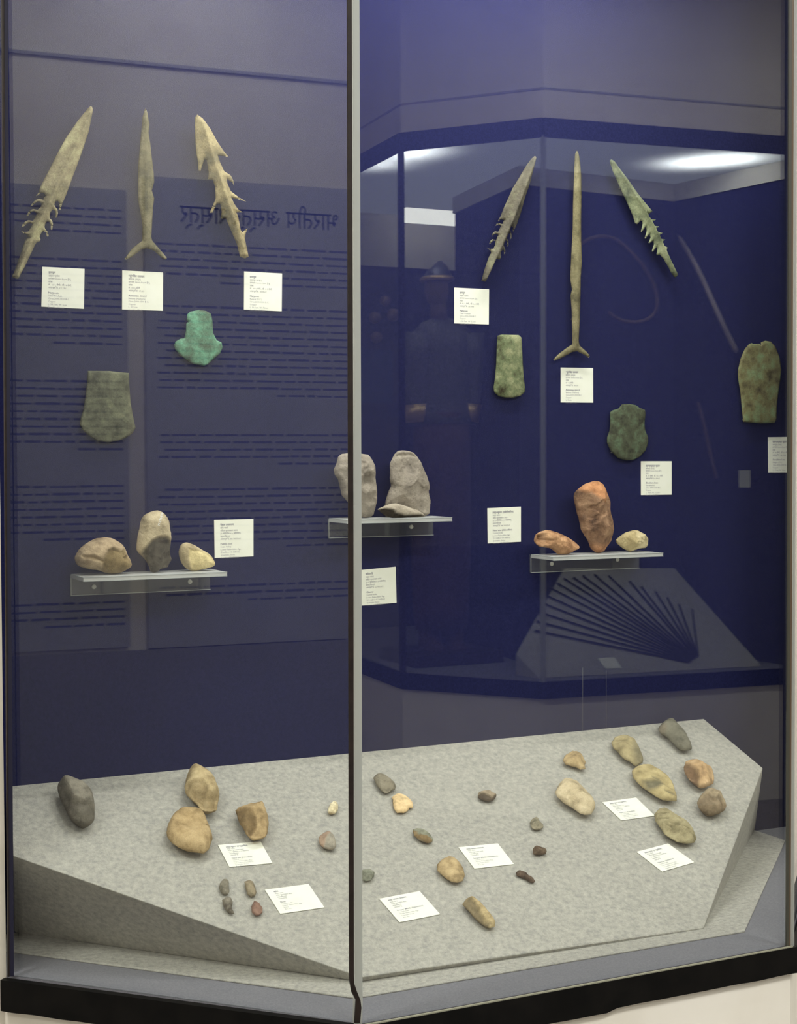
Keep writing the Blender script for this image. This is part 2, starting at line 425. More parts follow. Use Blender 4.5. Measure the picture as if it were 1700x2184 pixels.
def solid(name, opx, point, n, mat, th, tb, seed=1, res=40, kind='stone', zones=(), facets=0, scars=0, rough=.02, rib=None,
          parent=None, smooth=True, round_it=0, flat_bot=False, edge=.004, k=1.0, lift=0.0, flake=0.0, flake_n=14):
    """opx: outline in pixels, read on the plane through `point` with normal n (toward the viewer); th/tb: height above / below it"""
    n = np.array(n, float); n /= np.linalg.norm(n); d = float(n@np.array(point))
    e1 = R - n*(R@n); e1 /= np.linalg.norm(e1); e2 = np.cross(n, e1)
    to = lambda p: hit(p[0], p[1], n, d)
    W = [to(p) for p in opx]; c0 = np.mean(W, 0)
    loc = lambda p: np.array([(to(p)-c0)@e1, (to(p)-c0)@e2])
    poly = [loc(p) for p in opx]
    if round_it: poly = smooth_outline(poly, True, round_it)
    poly = np.array(poly)
    lo = poly.min(0); hi = poly.max(0); size = max(hi-lo); sp = size/res
    rnd = random.Random(seed); nrnd = np.random.RandomState(seed)
    bp = []
    for i in range(len(poly)):
        a = poly[i]; b = poly[(i+1) % len(poly)]; m_ = max(1, int(round(np.linalg.norm(b-a)/sp)))
        for j in range(m_): bp.append(a+(b-a)*j/m_)
    bp = np.array(bp)
    if kind == 'stone':
        cen = bp.mean(0)
        for i in range(len(bp)):
            bp[i] += (bp[i]-cen)/np.linalg.norm(bp[i]-cen+1e-9)*size*.006*noise.noise(Vector((bp[i][0]/size*9, bp[i][1]/size*9, seed)))
    gx, gy = np.meshgrid(np.arange(lo[0], hi[0], sp), np.arange(lo[1], hi[1], sp*.87))
    gx = gx + (np.arange(gx.shape[0]) % 2)[:, None]*sp*.5
    G = np.stack([gx.ravel(), gy.ravel()], 1) + nrnd.uniform(-.18, .18, (gx.size, 2))*sp
    G = G[in_poly(G, bp)]
    if len(G): G = G[seg_dist(G, bp) > sp*.45]
    P = [Vector(p) for p in bp] + [Vector(p) for p in G]
    res_ = delaunay_2d_cdt(P, [], [list(range(len(bp)))], 1, 1e-7)
    V = np.array([tuple(p) for p in res_[0]]); tris = [f_ for f_ in res_[2]]
    D = seg_dist(V, bp); rim = D < 1e-6; D[rim] = 0; dmax = D.max()
    rim_idx = np.where(rim)[0]
    zone = np.zeros(len(V))
    def smooth_field(z, it):
        nb = [[] for _ in range(len(V))]
        for t in tris:
            for a in range(len(t)):
                nb[t[a]].append(t[(a+1) % len(t)]); nb[t[(a+1) % len(t)]].append(t[a])
        for _ in range(it):
            z2 = z.copy()
            for i in range(len(V)):
                if not rim[i]: z2[i] = .5*z[i]+.5*np.mean([z[j] for j in nb[i]])
            z = z2
        return z
    if kind == 'stone':
        u = np.clip(D/(dmax*k), 0, 1); prof = np.sqrt(1-(1-u)**2)
        prof = smooth_field(prof, 5)
        zt = th*prof; zb = -tb*np.clip(D/(dmax*.62), 0, 1)**.8 if flat_bot else -tb*prof
        cen = V.mean(0)
        for i in range(facets):
            an = rnd.uniform(0, 2*math.pi) if i >= 6 else (i+rnd.uniform(-.3, .3))*math.pi/3
            a = np.array([math.cos(an), math.sin(an)]); ext = ((V-cen)@a).max()
            q = cen+a*ext*rnd.uniform(.28, .62); s = th/ext*rnd.uniform(.7, 1.7)
            z0 = th*rnd.uniform(.80, .98)
            zf = z0 - s*((V-q)@a)
            zt = np.where(rim, zt, np.minimum(zt, np.maximum(zf, th*.04)))
        for i in range(scars):
            an = rnd.uniform(0, 2*math.pi); a = np.array([math.cos(an), math.sin(an)]); ext = ((V-cen)@a).max()
            q = cen+a*ext*rnd.uniform(.35, .85); rr = dmax*rnd.uniform(.35, .75)
            dd = np.linalg.norm((V-q)*[1, 1], axis=1)/rr
            zt -= np.where(rim, 0, th*rnd.uniform(.12, .26)*np.clip(1-dd**2, 0, 1)*np.clip(D/dmax*3, 0, 1))
        if flake:
            ns = flake_n; pts_ = []
            while len(pts_) < ns:
                q = nrnd.uniform(lo, hi, (1, 2))
                if in_poly(q, bp)[0]: pts_.append(q[0])
            pts_ = np.array(pts_); warp = np.array([[noise.noise(Vector((p[0]*9/size, p[1]*9/size, seed))), noise.noise(Vector((p[0]*9/size, p[1]*9/size, seed+9.5)))] for p in V])*size*.05
            dd = np.linalg.norm((V+warp)[:, None, :]-pts_[None], axis=2); cid = dd.argmin(1)
            til = nrnd.uniform(-1, 1, (ns, 2)); off_ = nrnd.uniform(-.6, .6, ns)
            # each flake scar is a slightly hollow, tilted facet
            rel = (V-pts_[cid])/(size*.16)
            dz = (til[cid]*rel).sum(1)*.55 + off_[cid] + .5*(rel**2).sum(1)
            zt += np.where(rim, 0, th*.15*flake*np.clip(dz, -1.6, 1.6)*np.clip(D/dmax*2.2, 0, 1))
        fr = 7/size
        nz = np.array([noise.fractal(Vector((p[0]*fr, p[1]*fr, seed*1.3)), .8, 2.1, 5) for p in V])
        zt += np.where(rim, 0, th*rough*nz*2.0)
    else:
        zt = th*np.sqrt(1-(1-np.clip(D/edge, 0, 1))**2)*(.35+.65*np.clip(D/dmax*1.4, 0, 1)**.8)
        if rib:
            rp = np.array([loc(p) for p in rib['px']]); dm = seg_dist(V, rp, False)
            # rib grows from nothing at the outline
            zt += rib['h']*np.exp(-dm/rib['w'])*np.clip(D/(edge*1.2), 0, 1)
        nz = np.array([noise.fractal(Vector((p[0]*60, p[1]*60, seed*1.3)), .8, 2.1, 4) for p in V])
        zt += np.where(rim, 0, rough*nz); zt = np.where(rim, 0, np.maximum(zt, .0006))
        zb = -tb*np.sqrt(1-(1-np.clip(D/edge, 0, 1))**2)
    for zz in zones:
        zp = np.array([loc(p) for p in zz['px']]); ins = in_poly(V, zp); sd = seg_dist(V, zp)*np.where(ins, 1, -1)
        wd = zz.get('soft', .0025); m_ = np.clip(sd/wd*.5+.5, 0, 1)
        zone = np.maximum(zone, m_*zz.get('c', 1))
        zt -= np.where(rim, 0, zz.get('d', 0)*m_*np.clip(D/.006, 0, 1))
    if kind == 'stone': zt = np.where(rim, 0, zt)
    verts = []; idx_t = {}; idx_b = {}
    for i in range(len(V)):
        p = c0 + e1*V[i, 0] + e2*V[i, 1]
        idx_t[i] = len(verts); verts.append(p+n*(zt[i]+lift))
    for i in range(len(V)):
        if rim[i]: idx_b[i] = idx_t[i]
        else:
            p = c0 + e1*V[i, 0] + e2*V[i, 1]
            idx_b[i] = len(verts); verts.append(p+n*(zb[i]+lift))
    faces = [[idx_t[i] for i in t] for t in tris] + [[idx_b[i] for i in t][::-1] for t in tris]
    zs = list(zone) + [zone[i] for i in range(len(V)) if not rim[i]]
    vv = np.array(verts); org = (vv.min(0)+vv.max(0))/2; org = org.copy(); org[2] = vv[:, 2].min()
    o = mesh_obj(name, verts, faces, mat, parent, smooth=smooth, origin=org)
    if zones:
        at = o.data.attributes.new('zone', 'FLOAT', 'POINT')
        at.data.foreach_set('value', np.array(zs, dtype=np.float32)[:len(o.data.vertices)])
    return o

# ------------------------------------------------------------------ copper pieces on the back panel
def tame(c, sat, gain):
    l = .3*c[0]+.59*c[1]+.11*c[2]
    return tuple(max(0, (l+(x-l)*sat)*gain) for x in c)
def copper(name, cols, scale=22, rough=.62):
    cols = [tame(cols[0], .85, .62), tame(cols[1], .9, .84), tame(cols[2], .9, .95)]
    return noise_mat(name, [srgb(c) for c in cols], scale, rough, 7, .6, 160, .2, sharp=(.31, .68), fine=.18)
MC = {
 'h1': copper('olive_brown_copper', [(150, 140, 98), (178, 164, 124), (196, 190, 140)]),
 's1': copper('dull_olive_copper', [(112, 106, 76), (134, 126, 92), (146, 136, 104)]),
 'h2': copper('sandy_copper', [(128, 124, 88), (172, 154, 108), (190, 172, 124)]),
 'h3': copper('grey_olive_copper', [(98, 92, 74), (122, 114, 96), (134, 132, 102)]),
 's2': copper('brown_olive_copper', [(124, 116, 76), (148, 138, 98), (158, 148, 108)]),
 'h4': copper('pale_green_copper', [(118, 132, 100), (164, 172, 128), (180, 182, 142)]),
 'a1': copper('dark_grey_green_copper', [(84, 86, 64), (108, 110, 86), (128, 130, 100)], 30),
 'a2': copper('turquoise_copper', [(112, 104, 84), (112, 162, 130), (124, 192, 156)], 26),
 'a3': copper('mottled_green_copper', [(98, 86, 52), (132, 144, 100), (164, 166, 122)], 34),
 'a4': copper('dark_patina_copper', [(72, 72, 54), (92, 98, 72), (98, 122, 92)], 40),
 'a5': copper('green_brown_copper', [(118, 106, 70), (142, 136, 90), (134, 156, 110)], 30),
}
WN = (0, -1, 0)
def pin(parent, px, py, y0, r=.0016):
    p = on_wall(px, py, y0); q = on_wall(px, py, 0)
    q = np.array([p[0], -.0005, p[2]])
    tube('mounting_pin', [q, p], r, M['steel'], parent, 6, origin=q)
def piece(name, opx, off, th, tb, mat, label, cat, group, seed, pins, **kw):
    o = solid(name, opx, (0, -off, 0), WN, mat, th, tb, seed, kind='plate', **kw)
    tag(o, label, cat, group)
    for p in pins: pin(o, p[0], p[1], off+.0005)
    return o
Z1 = (0, 180, .352941); ZB = (0, 400, .117647)
harpA = (tr(*Z1, [(545, 133), (556, 135), (563, 155), (550, 215), (535, 290), (505, 380), (470, 480), (437, 565)]) +
 tr(*ZB, [(1250, 0), (1200, 130), (1130, 290), (1095, 410), (1070, 385), (1082, 300), (1052, 245), (1012, 250), (985, 310), (1000, 345), (1040, 400), (1052, 470), (1030, 545), (1003, 545), (1008, 470), (993, 420), (950, 405), (915, 450), (900, 530),
  (905, 560), (945, 600), (962, 670), (945, 770), (920, 760), (922, 690), (900, 630), (860, 620), (825, 650), (808, 710), (820, 750), (860, 800), (885, 870), (870, 890), (848, 880), (838, 825), (800, 790), (765, 800), (735, 850), (720, 900),
  (735, 940), (715, 980), (660, 1000), (620, 1070), (570, 1180), (490, 1350), (430, 1470), (330, 1655), (280, 1645), (215, 1615), (270, 1500), (330, 1330), (400, 1130), (450, 970), (490, 920), (520, 905), (490, 860), (430, 830), (385, 795), (450, 805), (510, 800), (550, 740), (590, 660),
  (540, 640), (480, 660), (425, 710), (390, 708), (415, 660), (460, 610), (510, 592), (600, 605), (640, 540), (660, 470), (620, 430), (570, 445), (530, 490), (505, 518), (478, 512), (510, 450), (550, 405), (600, 390), (680, 405), (740, 350), (755, 290),
  (720, 260), (680, 255), (630, 290), (590, 330), (548, 340), (590, 280), (640, 225), (700, 205), (790, 222), (790, 195), (830, 140), (790, 95), (740, 95), (700, 130), (652, 158), (700, 90), (725, 0)]) +
 tr(*Z1, [(270, 568), (300, 510), (345, 420), (400, 320), (470, 220), (530, 145)]))
piece('harpoon', harpA, .020, .0035, .004, MC['h1'], 'large tan copper harpoon with curled barbs, tip leaning right, above the leftmost card', 'harpoon', 'copper harpoons', 11,
  [(150, 330), (75, 505)], res=110, edge=.004, rough=.0004, rib={'px': tr(*Z1, [(550, 160), (330, 640), (200, 900), (95, 1170)]), 'h': .010, 'w': .0085})
swL = tr(*Z1, [(882, 145), (892, 175), (898, 215), (905, 240), (898, 290), (910, 370), (920, 460), (930, 540), (932, 590), (918, 640), (932, 690), (925, 740), (920, 820), (915, 920), (920, 945), (960, 990), (1010, 1050), (1000, 1060), (985, 1055), (930, 1005), (885, 990), (850, 1000), (800, 1040), (765, 1060), (752, 1055), (800, 990), (860, 945), (862, 860), (850, 780), (838, 720), (834, 600), (835, 500), (845, 380), (855, 270), (862, 195), (875, 150)])
piece('antennae_sword', swL, .014, .003, .003, MC['s1'], 'short wavy-edged copper antennae sword with forked hilt between two harpoons', 'sword', 'copper antennae swords', 12,
  [(311, 300), (311, 505)], res=80, edge=.004, rough=.0003, rib={'px': tr(*Z1, [(882, 165), (885, 600), (886, 930)]), 'h': .004, 'w': .004})
harpC = tr(*Z1, [(1193, 182), (1225, 205), (1270, 265), (1310, 340), (1350, 400), (1380, 438), (1340, 432), (1318, 430), (1330, 470), (1355, 525), (1395, 550), (1412, 585), (1415, 612), (1405, 595), (1370, 570), (1375, 600), (1395, 645), (1440, 680), (1488, 708), (1440, 695), (1400, 685), (1415, 720), (1440, 755), (1465, 772), (1430, 775), (1440, 800), (1455, 880), (1465, 895), (1480, 880), (1497, 870), (1485, 900), (1480, 930), (1490, 980), (1503, 1040), (1480, 1052), (1450, 1040), (1430, 960), (1390, 870), (1365, 810), (1335, 812), (1340, 770), (1330, 720), (1310, 720), (1285, 775), (1268, 775), (1285, 735), (1303, 690), (1300, 620), (1285, 575), (1258, 572), (1262, 530), (1248, 455), (1235, 455), (1222, 490), (1212, 525), (1200, 520), (1195, 460), (1185, 400), (1180, 330), (1176, 250), (1178, 200)])
piece('harpoon', harpC, .018, .0035, .004, MC['h2'], 'broad sandy copper harpoon with straight ragged barbs, tip leaning left', 'harpoon', 'copper harpoons', 13,
  [(450, 350), (505, 490)], res=90, edge=.004, rough=.0006, rib={'px': tr(*Z1, [(1215, 230), (1290, 480), (1370, 720), (1425, 860), (1478, 1040)]), 'h': .009, 'w': .008})
ZD = (1020, 320, .137390)
harpD = tr(*ZD, [(880, 90), (900, 110), (885, 190), (860, 300), (820, 450), (780, 590), (730, 730), (690, 880), (640, 1050), (590, 1180), (545, 1270), (535, 1250), (540, 1200), (510, 1185), (495, 1230), (500, 1260), (520, 1310), (515, 1370), (500, 1380), (503, 1320), (480, 1285), (455, 1330), (445, 1370), (470, 1410), (470, 1480), (450, 1500), (448, 1430), (430, 1400), (405, 1440), (395, 1480), (420, 1540), (420, 1600), (400, 1620), (400, 1560), (380, 1545), (350, 1590), (345, 1630), (355, 1670), (330, 1700), (280, 1690), (240, 1780), (190, 1900), (115, 2045), (50, 2030), (90, 1880), (150, 1700), (180, 1630), (200, 1600), (190, 1560), (135, 1525), (200, 1535), (230, 1540), (260, 1480), (270, 1410), (240, 1405), (205, 1440), (170, 1460), (185, 1410), (220, 1385), (280, 1395), (310, 1320), (280, 1300), (240, 1320), (212, 1330), (225, 1290), (260, 1260), (310, 1270), (340, 1210), (350, 1180), (310, 1160), (268, 1175), (285, 1145), (320, 1135), (375, 1150), (400, 1090), (350, 1080), (305, 1105), (350, 1020), (400, 890), (460, 760), (530, 600), (640, 420), (740, 250), (830, 130)])
piece('harpoon', harpD, .020, .0035, .004, MC['h3'], 'grey copper harpoon with curled barbs and bright tang, tip leaning right towards the long sword', 'harpoon', 'copper harpoons', 14,
  [(1120, 400), (1055, 530)], res=110, edge=.004, rough=.0004, rib={'px': tr(*ZD, [(870, 130), (680, 640), (480, 1150), (330, 1500), (85, 2035)]), 'h': .010, 'w': .0085})
Z2 = (960, 300, .305882)
swR = tr(*Z2, [(885, 68), (897, 90), (908, 150), (915, 250), (917, 400), (914, 550), (915, 700), (920, 850), (912, 950), (910, 1100), (905, 1250), (898, 1400), (905, 1430), (950, 1470), (975, 1500), (968, 1515), (930, 1490), (885, 1468), (850, 1475), (790, 1510), (730, 1535), (720, 1525), (760, 1485), (820, 1440), (852, 1420), (850, 1300), (848, 1180), (840, 1080), (850, 1040), (838, 960), (845, 800), (855, 620), (857, 450), (862, 300), (866, 180), (872, 90)])
piece('antennae_sword', swR, .016, .003, .003, MC['s2'], 'long narrow copper antennae sword with forked hilt, longest weapon on the panel', 'sword', 'copper antennae swords', 15,
  [(1231, 420), (1226, 680)], res=110, edge=.004, rough=.0004, rib={'px': tr(*Z2, [(886, 100), (885, 700), (875, 1420)]), 'h': .004, 'w': .005})
ZF = (1290, 330, .132812)
harpF = tr(*ZF, [(100, 75), (130, 85), (200, 170), (300, 300), (400, 430), (500, 580), (600, 710), (700, 830), (770, 910), (740, 925), (705, 955), (670, 935), (700, 980), (740, 1040), (825, 1040), (765, 1075), (790, 1140), (875, 1150), (825, 1185), (850, 1240), (930, 1255), (880, 1295), (900, 1350), (972, 1360), (930, 1400), (955, 1465), (1010, 1485), (995, 1530), (1010, 1590), (1060, 1700), (1120, 1820), (1175, 1920), (1160, 1955), (1125, 1968), (1080, 1920), (1020, 1800), (950, 1680), (880, 1600), (845, 1615), (830, 1600), (845, 1530), (835, 1480), (770, 1560), (755, 1550), (790, 1440), (780, 1380), (715, 1425), (702, 1415), (735, 1330), (720, 1270), (655, 1345), (640, 1340), (675, 1220), (660, 1150), (590, 1245), (578, 1235), (610, 1110), (600, 1070), (575, 1060), (520, 1115), (485, 1100), (450, 980), (380, 820), (300, 650), (220, 470), (140, 290), (90, 150), (78, 100)])
piece('harpoon', harpF, .020, .0035, .004, MC['h4'], 'pale green copper harpoon with short pointed barbs on both sides, tip leaning left', 'harpoon', 'copper harpoons', 16,
  [(1330, 400), (1415, 540)], res=100, edge=.004, rough=.0004, rib={'px': tr(*ZF, [(120, 120), (600, 860), (780, 1180), (930, 1500), (1140, 1950)]), 'h': .009, 'w': .0065})
Z4 = (100, 640, .305882); Z3 = (1200, 680, .294118)
axG = tr(*Z4, [(286, 493), (430, 494), (572, 508), (575, 600), (585, 720), (605, 830), (618, 890), (600, 925), (560, 955), (500, 980), (430, 993), (360, 985), (300, 950), (250, 905), (230, 870), (235, 830), (255, 760), (268, 680), (280, 580)])
piece('flat_axe', axG, .010, .006, .003, MC['a1'], 'flaring dark grey-green copper flat axe with straight top and curved cutting edge', 'axe head', 'copper axe heads', 21,
  [(231, 795), (182, 905), (278, 912)], res=44, edge=.006, rough=.0003)
axH = tr(*Z4, [(1000, 80), (1060, 68), (1110, 75), (1145, 95), (1155, 150), (1160, 230), (1185, 280), (1218, 295), (1225, 330), (1210, 370), (1170, 405), (1120, 450), (1095, 458), (1040, 450), (990, 430), (930, 385), (895, 345), (888, 315), (895, 290), (930, 270), (958, 265), (970, 215), (972, 165), (985, 150), (975, 140), (978, 100)])
piece('shouldered_axe', axH, .010, .006, .003, MC['a2'], 'bright turquoise shouldered copper axe with wide curved blade', 'axe head', 'copper axe heads', 22,
  [(425, 665), (386, 757), (458, 760)], res=44, edge=.006, rough=.0003)
axI = tr(*Z2, [(330, 1360), (360, 1352), (480, 1355), (500, 1375), (503, 1450), (508, 1560), (515, 1660), (525, 1730), (520, 1755), (490, 1780), (440, 1792), (390, 1792), (340, 1782), (308, 1755), (303, 1720), (315, 1640), (322, 1540), (325, 1440)])
piece('flat_axe', axI, .010, .006, .003, MC['a3'], 'long mottled green copper flat axe left of the long sword hilt', 'axe head', 'copper axe heads', 23,
  [(1086, 717), (1065, 835), (1108, 838)], res=44, edge=.006, rough=.0004)
axJ = tr(*Z3, [(430, 620), (490, 617), (530, 625), (560, 645), (598, 660), (602, 690), (595, 760), (600, 810), (622, 860), (622, 900), (600, 960), (560, 1000), (510, 1025), (460, 1028), (400, 1010), (350, 960), (322, 900), (322, 860), (340, 810), (345, 760), (343, 680), (360, 665), (405, 650)])
piece('shouldered_axe', axJ, .010, .006, .003, MC['a4'], 'dark round-bladed shouldered copper axe flecked with green', 'axe head', 'copper axe heads', 24,
  [(1340, 866), (1308, 965), (1368, 968)], res=44, edge=.006, rough=.0005)
axK = tr(*Z3, [(1350, 185), (1370, 175), (1385, 182), (1430, 180), (1440, 190), (1438, 170), (1470, 158), (1510, 165), (1545, 200), (1575, 280), (1587, 370), (1580, 440), (1565, 540), (1555, 640), (1550, 740), (1535, 755), (1440, 758), (1310, 748), (1300, 660), (1290, 540), (1272, 430), (1272, 370), (1290, 290), (1320, 220)])
piece('shouldered_axe', axK, .012, .007, .003, MC['a5'], 'large green-brown copper axe with notched rounded top beside the case corner', 'axe head', 'copper axe heads', 25,
  [(1620, 740), (1590, 895), (1652, 897)], res=50, edge=.006, rough=.0004)

# ------------------------------------------------------------------ printed cards
def text_mesh(lines, mats_bold):
    """lines: (text, x, y, size, bold) in metres -> verts, faces"""
    V = []; Fc = []
    dg = None
    for t, x, y, sz, bold in lines:
        cu = bpy.data.curves.new('t', 'FONT'); cu.body = t; cu.size = sz; cu.resolution_u = 1; cu.fill_mode = 'FRONT'
        if bold: cu.offset = sz*.022
        ob = bpy.data.objects.new('t', cu); COL.objects.link(ob)
        bpy.context.view_layer.update()
        me = ob.to_mesh()
        b0 = len(V)
        V += [(v.co.x+x, v.co.y+y) for v in me.vertices]; Fc += [tuple(b0+i for i in p.vertices) for p in me.polygons]
        ob.to_mesh_clear(); bpy.data.objects.remove(ob); bpy.data.curves.remove(cu)
    return V, Fc
def card(corners, point_fn, hindi, english, label, group, th=.0009, seed=0, scale=1.0, faint=False):
    """corners TL, TR, BR, BL in pixels; point_fn maps pixel -> place on the carrying surface"""
    P = [point_fn(*c) for c in corners]
    n = np.cross(P[1]-P[0], P[3]-P[0]); n /= np.linalg.norm(n)
    if n@(O-P[0]) < 0: n = -n
    verts = [p + n*.0004 for p in P] + [p + n*(th+.0004) for p in P]
    c0 = np.mean(verts, 0)
    o = mesh_obj('label_card', verts, [(0, 1, 2, 3), (7, 6, 5, 4), (0, 4, 5, 1), (1, 5, 6, 2), (2, 6, 7, 3), (3, 7, 4, 0)], M['card'], origin=c0)
    tag(o, label, 'label card', group)
    W = np.linalg.norm(P[1]-P[0]); H = np.linalg.norm(P[3]-P[0])
    sz = H*.062; x0 = W*.15; y = H*.155; lines = []
    for k, t in enumerate(hindi):
        lines.append((t, x0, -y, sz*(1.2 if k == 0 else 1.0), k == 0)); y += H*(.074 if k else .08)
    y += H*.055
    for k, t in enumerate(english):
        lines.append((t, x0, -y, sz*(1.15 if k == 0 else 1.0), k == 0)); y += H*.073
    tv_, tf_ = text_mesh(lines, None)
    ex = (P[1]-P[0])/W; ey = (P[0]-P[3])/H
    fx = lambda u, v_: P[0]*(1-u)*(1-v_)+P[1]*u*(1-v_)+P[2]*u*v_+P[3]*(1-u)*v_
    vv = []
    for a, b_ in tv_:
        vv.append(fx(min(a/W, .99), -b_/H) + n*(th+.0007))
    t_o = mesh_obj('printed_text', vv, tf_, M['ink'], o, origin=c0)
    return o
G1 = 'label cards pinned on the blue back panel'; G2 = 'label cards lying on the felt platform'
wallpt = lambda x, y: on_wall(x, y, .0)
LBL = [
 ([(90, 569), (180, 573.5), (178.6, 658.6), (87.9, 654)], ['हारपून', 'उत्तर प्रदेश', 'लगभग २०००-१५०० ई.पू.', 'तांबा', 'लं. ३८.५ सेंमी., चौ. ६ सेंमी.', 'अवाप्ति सं. ८४.१६८'],
  ['Harpoon', 'Uttar Pradesh', 'Circa 2000-1500 B.C.', 'Copper', 'L: 38.5cm; W: 6cm', 'Acc. No. 84.168'], 'cream label card beneath the tan harpoon with curled barbs'),
 ([(260.5, 576.7), (347.6, 581.3), (347.3, 662.8), (260.1, 660)], ['श्रृंगिका तलवार', 'बिठाना (मथुरा)', 'लगभग २०००-१५०० ई.पू.', 'तांबा', 'लं. ३२.५ सेंमी.', 'अवाप्ति सं. ७९.६२'],
  ['Antennae sword', 'Bithana (Mathura)', 'Circa 2000-1500 B.C.', 'Copper', 'L: 32.5cm', 'Acc. No. 79.62'], 'cream label card directly beneath the short antennae sword'),
 ([(520.4, 579), (601.3, 583.4), (600.4, 663.9), (519.9, 660.3)], ['हारपून', 'कानपुर (उ.प्र.)', 'लगभग २०००-१५०० ई.पू.', 'तांबा', 'लं. ३०.५ सेंमी., चौ. ७.२ सेंमी.', 'अवाप्ति सं. ६७.७५/४'],
  ['Harpoon', 'Kanpur (U.P.)', 'Circa 2000-1500 B.C.', 'Copper', 'L: 30.5cm; W: 7.2cm', 'Acc. No. 67.75/4'], 'cream label card beneath the sandy harpoon with ragged barbs'),
 ([(456.4, 1109), (540.2, 1106.8), (540.2, 1186.5), (457.6, 1190)], ['पेबुल उपकरण', 'सोन घाटी', 'निम्न पुरापाषाण काल', '(२ मिलियन-०.५ मिलियन)', 'स्फटिकाश्म', 'अवाप्ति सं. ७७.२७२/५०८'],
  ['Pebble tool', 'Soan, Valley', 'Lower Palaeolithic Age', '(2 million-0.5 million)', 'Quartzite Stone', 'Acc. No. 77.272/508'], 'cream label card beside the shelf of three rounded pebble tools'),
 ([(968.6, 613.5), (1042.6, 617.2), (1042, 692.1), (968.6, 689.7)], ['हारपून', 'उत्तर प्रदेश', 'लगभग २०००-१५०० ई.पू.', 'तांबा', 'लं. २८.५ सेंमी., चौ. ५.२ सेंमी.', 'अवाप्ति सं. ८४.१६७'],
  ['Harpoon', 'Uttar Pradesh', 'Circa 2000-1500 B.C.', 'Copper', 'L: 28.5cm; W: 5.2cm', 'Acc. No. 84.167'], 'cream label card at the tang of the grey curled-barb harpoon'),
 ([(1195.5, 783.9), (1264.4, 784.9), (1264.7, 858.9), (1195.5, 858.3)], ['श्रृंगिका तलवार', 'बिठाना (मथुरा)', 'लगभग २०००-१५०० ई.पू.', 'तांबा', 'लं. ५२ सेंमी.', 'अवाप्ति सं. ७९.६०'],
  ['Antennae sword', 'Bithana (Mathura)', 'Circa 2000-1500 B.C.', 'Copper', 'L: 52cm', 'Acc. No. 79.60'], 'cream label card directly beneath the long antennae sword'),
 ([(1366.5, 983.8), (1432, 983.8), (1432, 1055), (1366.8, 1055.9)], ['स्कन्धयुक्त कुठार', 'कानपुर (उ.प्र.)', 'लगभग २०००-१५०० ई.पू.', 'तांबा', 'लं. १४ सेंमी., चौ. ११.२ सेंमी.', 'अवाप्ति सं. ६५.१७५/१'],
  ['Shouldered axe', 'Farrukhabad', 'Circa 2000-1500 B.C.', 'Copper', 'L: 14cm; W: 11.2cm', 'Acc. No. 65.175/1'], 'cream label card at lower right of the dark round-bladed axe'),
 ([(1637.6, 932.3), (1699, 931.6), (1699, 1008), (1638.4, 1007.9)], ['स्कन्धयुक्त कुठार', 'कानपुर (उ.प्र.)', 'लगभग २०००-१५०० ई.पू.', 'तांबा', 'लं. १७ सेंमी., चौ. १२ सेंमी.', 'अवाप्ति सं. ६७.७५/७'],
  ['Shouldered axe', 'Kanpur (U.P.)', 'Circa 2000-1500 B.C.', 'Copper', 'L: 17cm; W: 12cm', 'Acc. No. 67.75/7'], 'cream label card beneath the notched green-brown axe, partly hidden by the corner post'),
 ([(1039, 1083.8), (1110.5, 1080.6), (1110.5, 1155.4), (1039.9, 1159)], ['हस्त-कुठार (एबीवीलियन)', 'मध्य भारत', 'निम्न पुरापाषाण काल', '(१.५ मिलियन-१.० मिलियन)', 'स्फटिकाश्म', 'अवाप्ति सं. ७७.२७२/४५१'],
  ['Hand axe (Abbevillian)', 'Central India', 'Lower Palaeolithic Age', '(1.5 million-1.0 million)', 'Quartzite Stone', 'Acc. No. 77.272/451'], 'cream label card left of the tall orange-brown hand axe'),
 ([(767.4, 1215.9), (843.5, 1208.6), (845.4, 1285.7), (770.1, 1291.6)], ['विदारणी', 'मध्य भारत', 'निम्न पुरापाषाण काल', '(०.५ मिलियन-०.१ मिलियन)', 'स्फटिकाश्म', 'अवाप्ति सं. ८८.७३८५/१'],
  ['Cleaver', 'Central India', 'Lower Palaeolithic Age', '(0.5 million-0.1 million)', 'Quartzite Stone', 'Acc. No. 88.7385/1'], 'tilted cream label card under the shelf of grey cleavers'),
]
for i, (c, hi_, en, lb) in enumerate(LBL):
    card(c, wallpt, hi_, en, lb, G1, seed=i)
ZP1 = (440, 1780, .176471); ZP2 = (760, 1800, .205882); ZP3 = (1180, 1640, .188235)
HAND = (['हस्त-कुठार (एश्यूलियन)', 'मध्य भारत', 'निम्न पुरापाषाण काल', '(१.५ मिलियन-०.२ मिलियन)', 'स्फटिकाश्म', 'अवाप्ति सं.'], ['Hand axe (Acheulian)', 'Central India', 'Lower Palaeolithic Age', '(1.5 million-0.2 million)', 'Quartzite Stone', 'Acc. No.'])
UPP = (['मध्य पाषाण उपकरण', 'मध्य भारत', 'मध्य पुरापाषाण काल', 'स्फटिकाश्म', 'अवाप्ति सं.'], ['Scraper (Middle Palaeolithic)', 'Central India', 'Middle Palaeolithic Age', 'Quartzite Stone', 'Acc. No.'])
BLD = (['ब्लेड', 'मध्य भारत', 'उच्च पुरापाषाण काल', 'स्फटिकाश्म', 'अवाप्ति सं.'], ['Blade', 'Central India', 'Upper Palaeolithic Age', 'Stone', 'Acc. No.'])
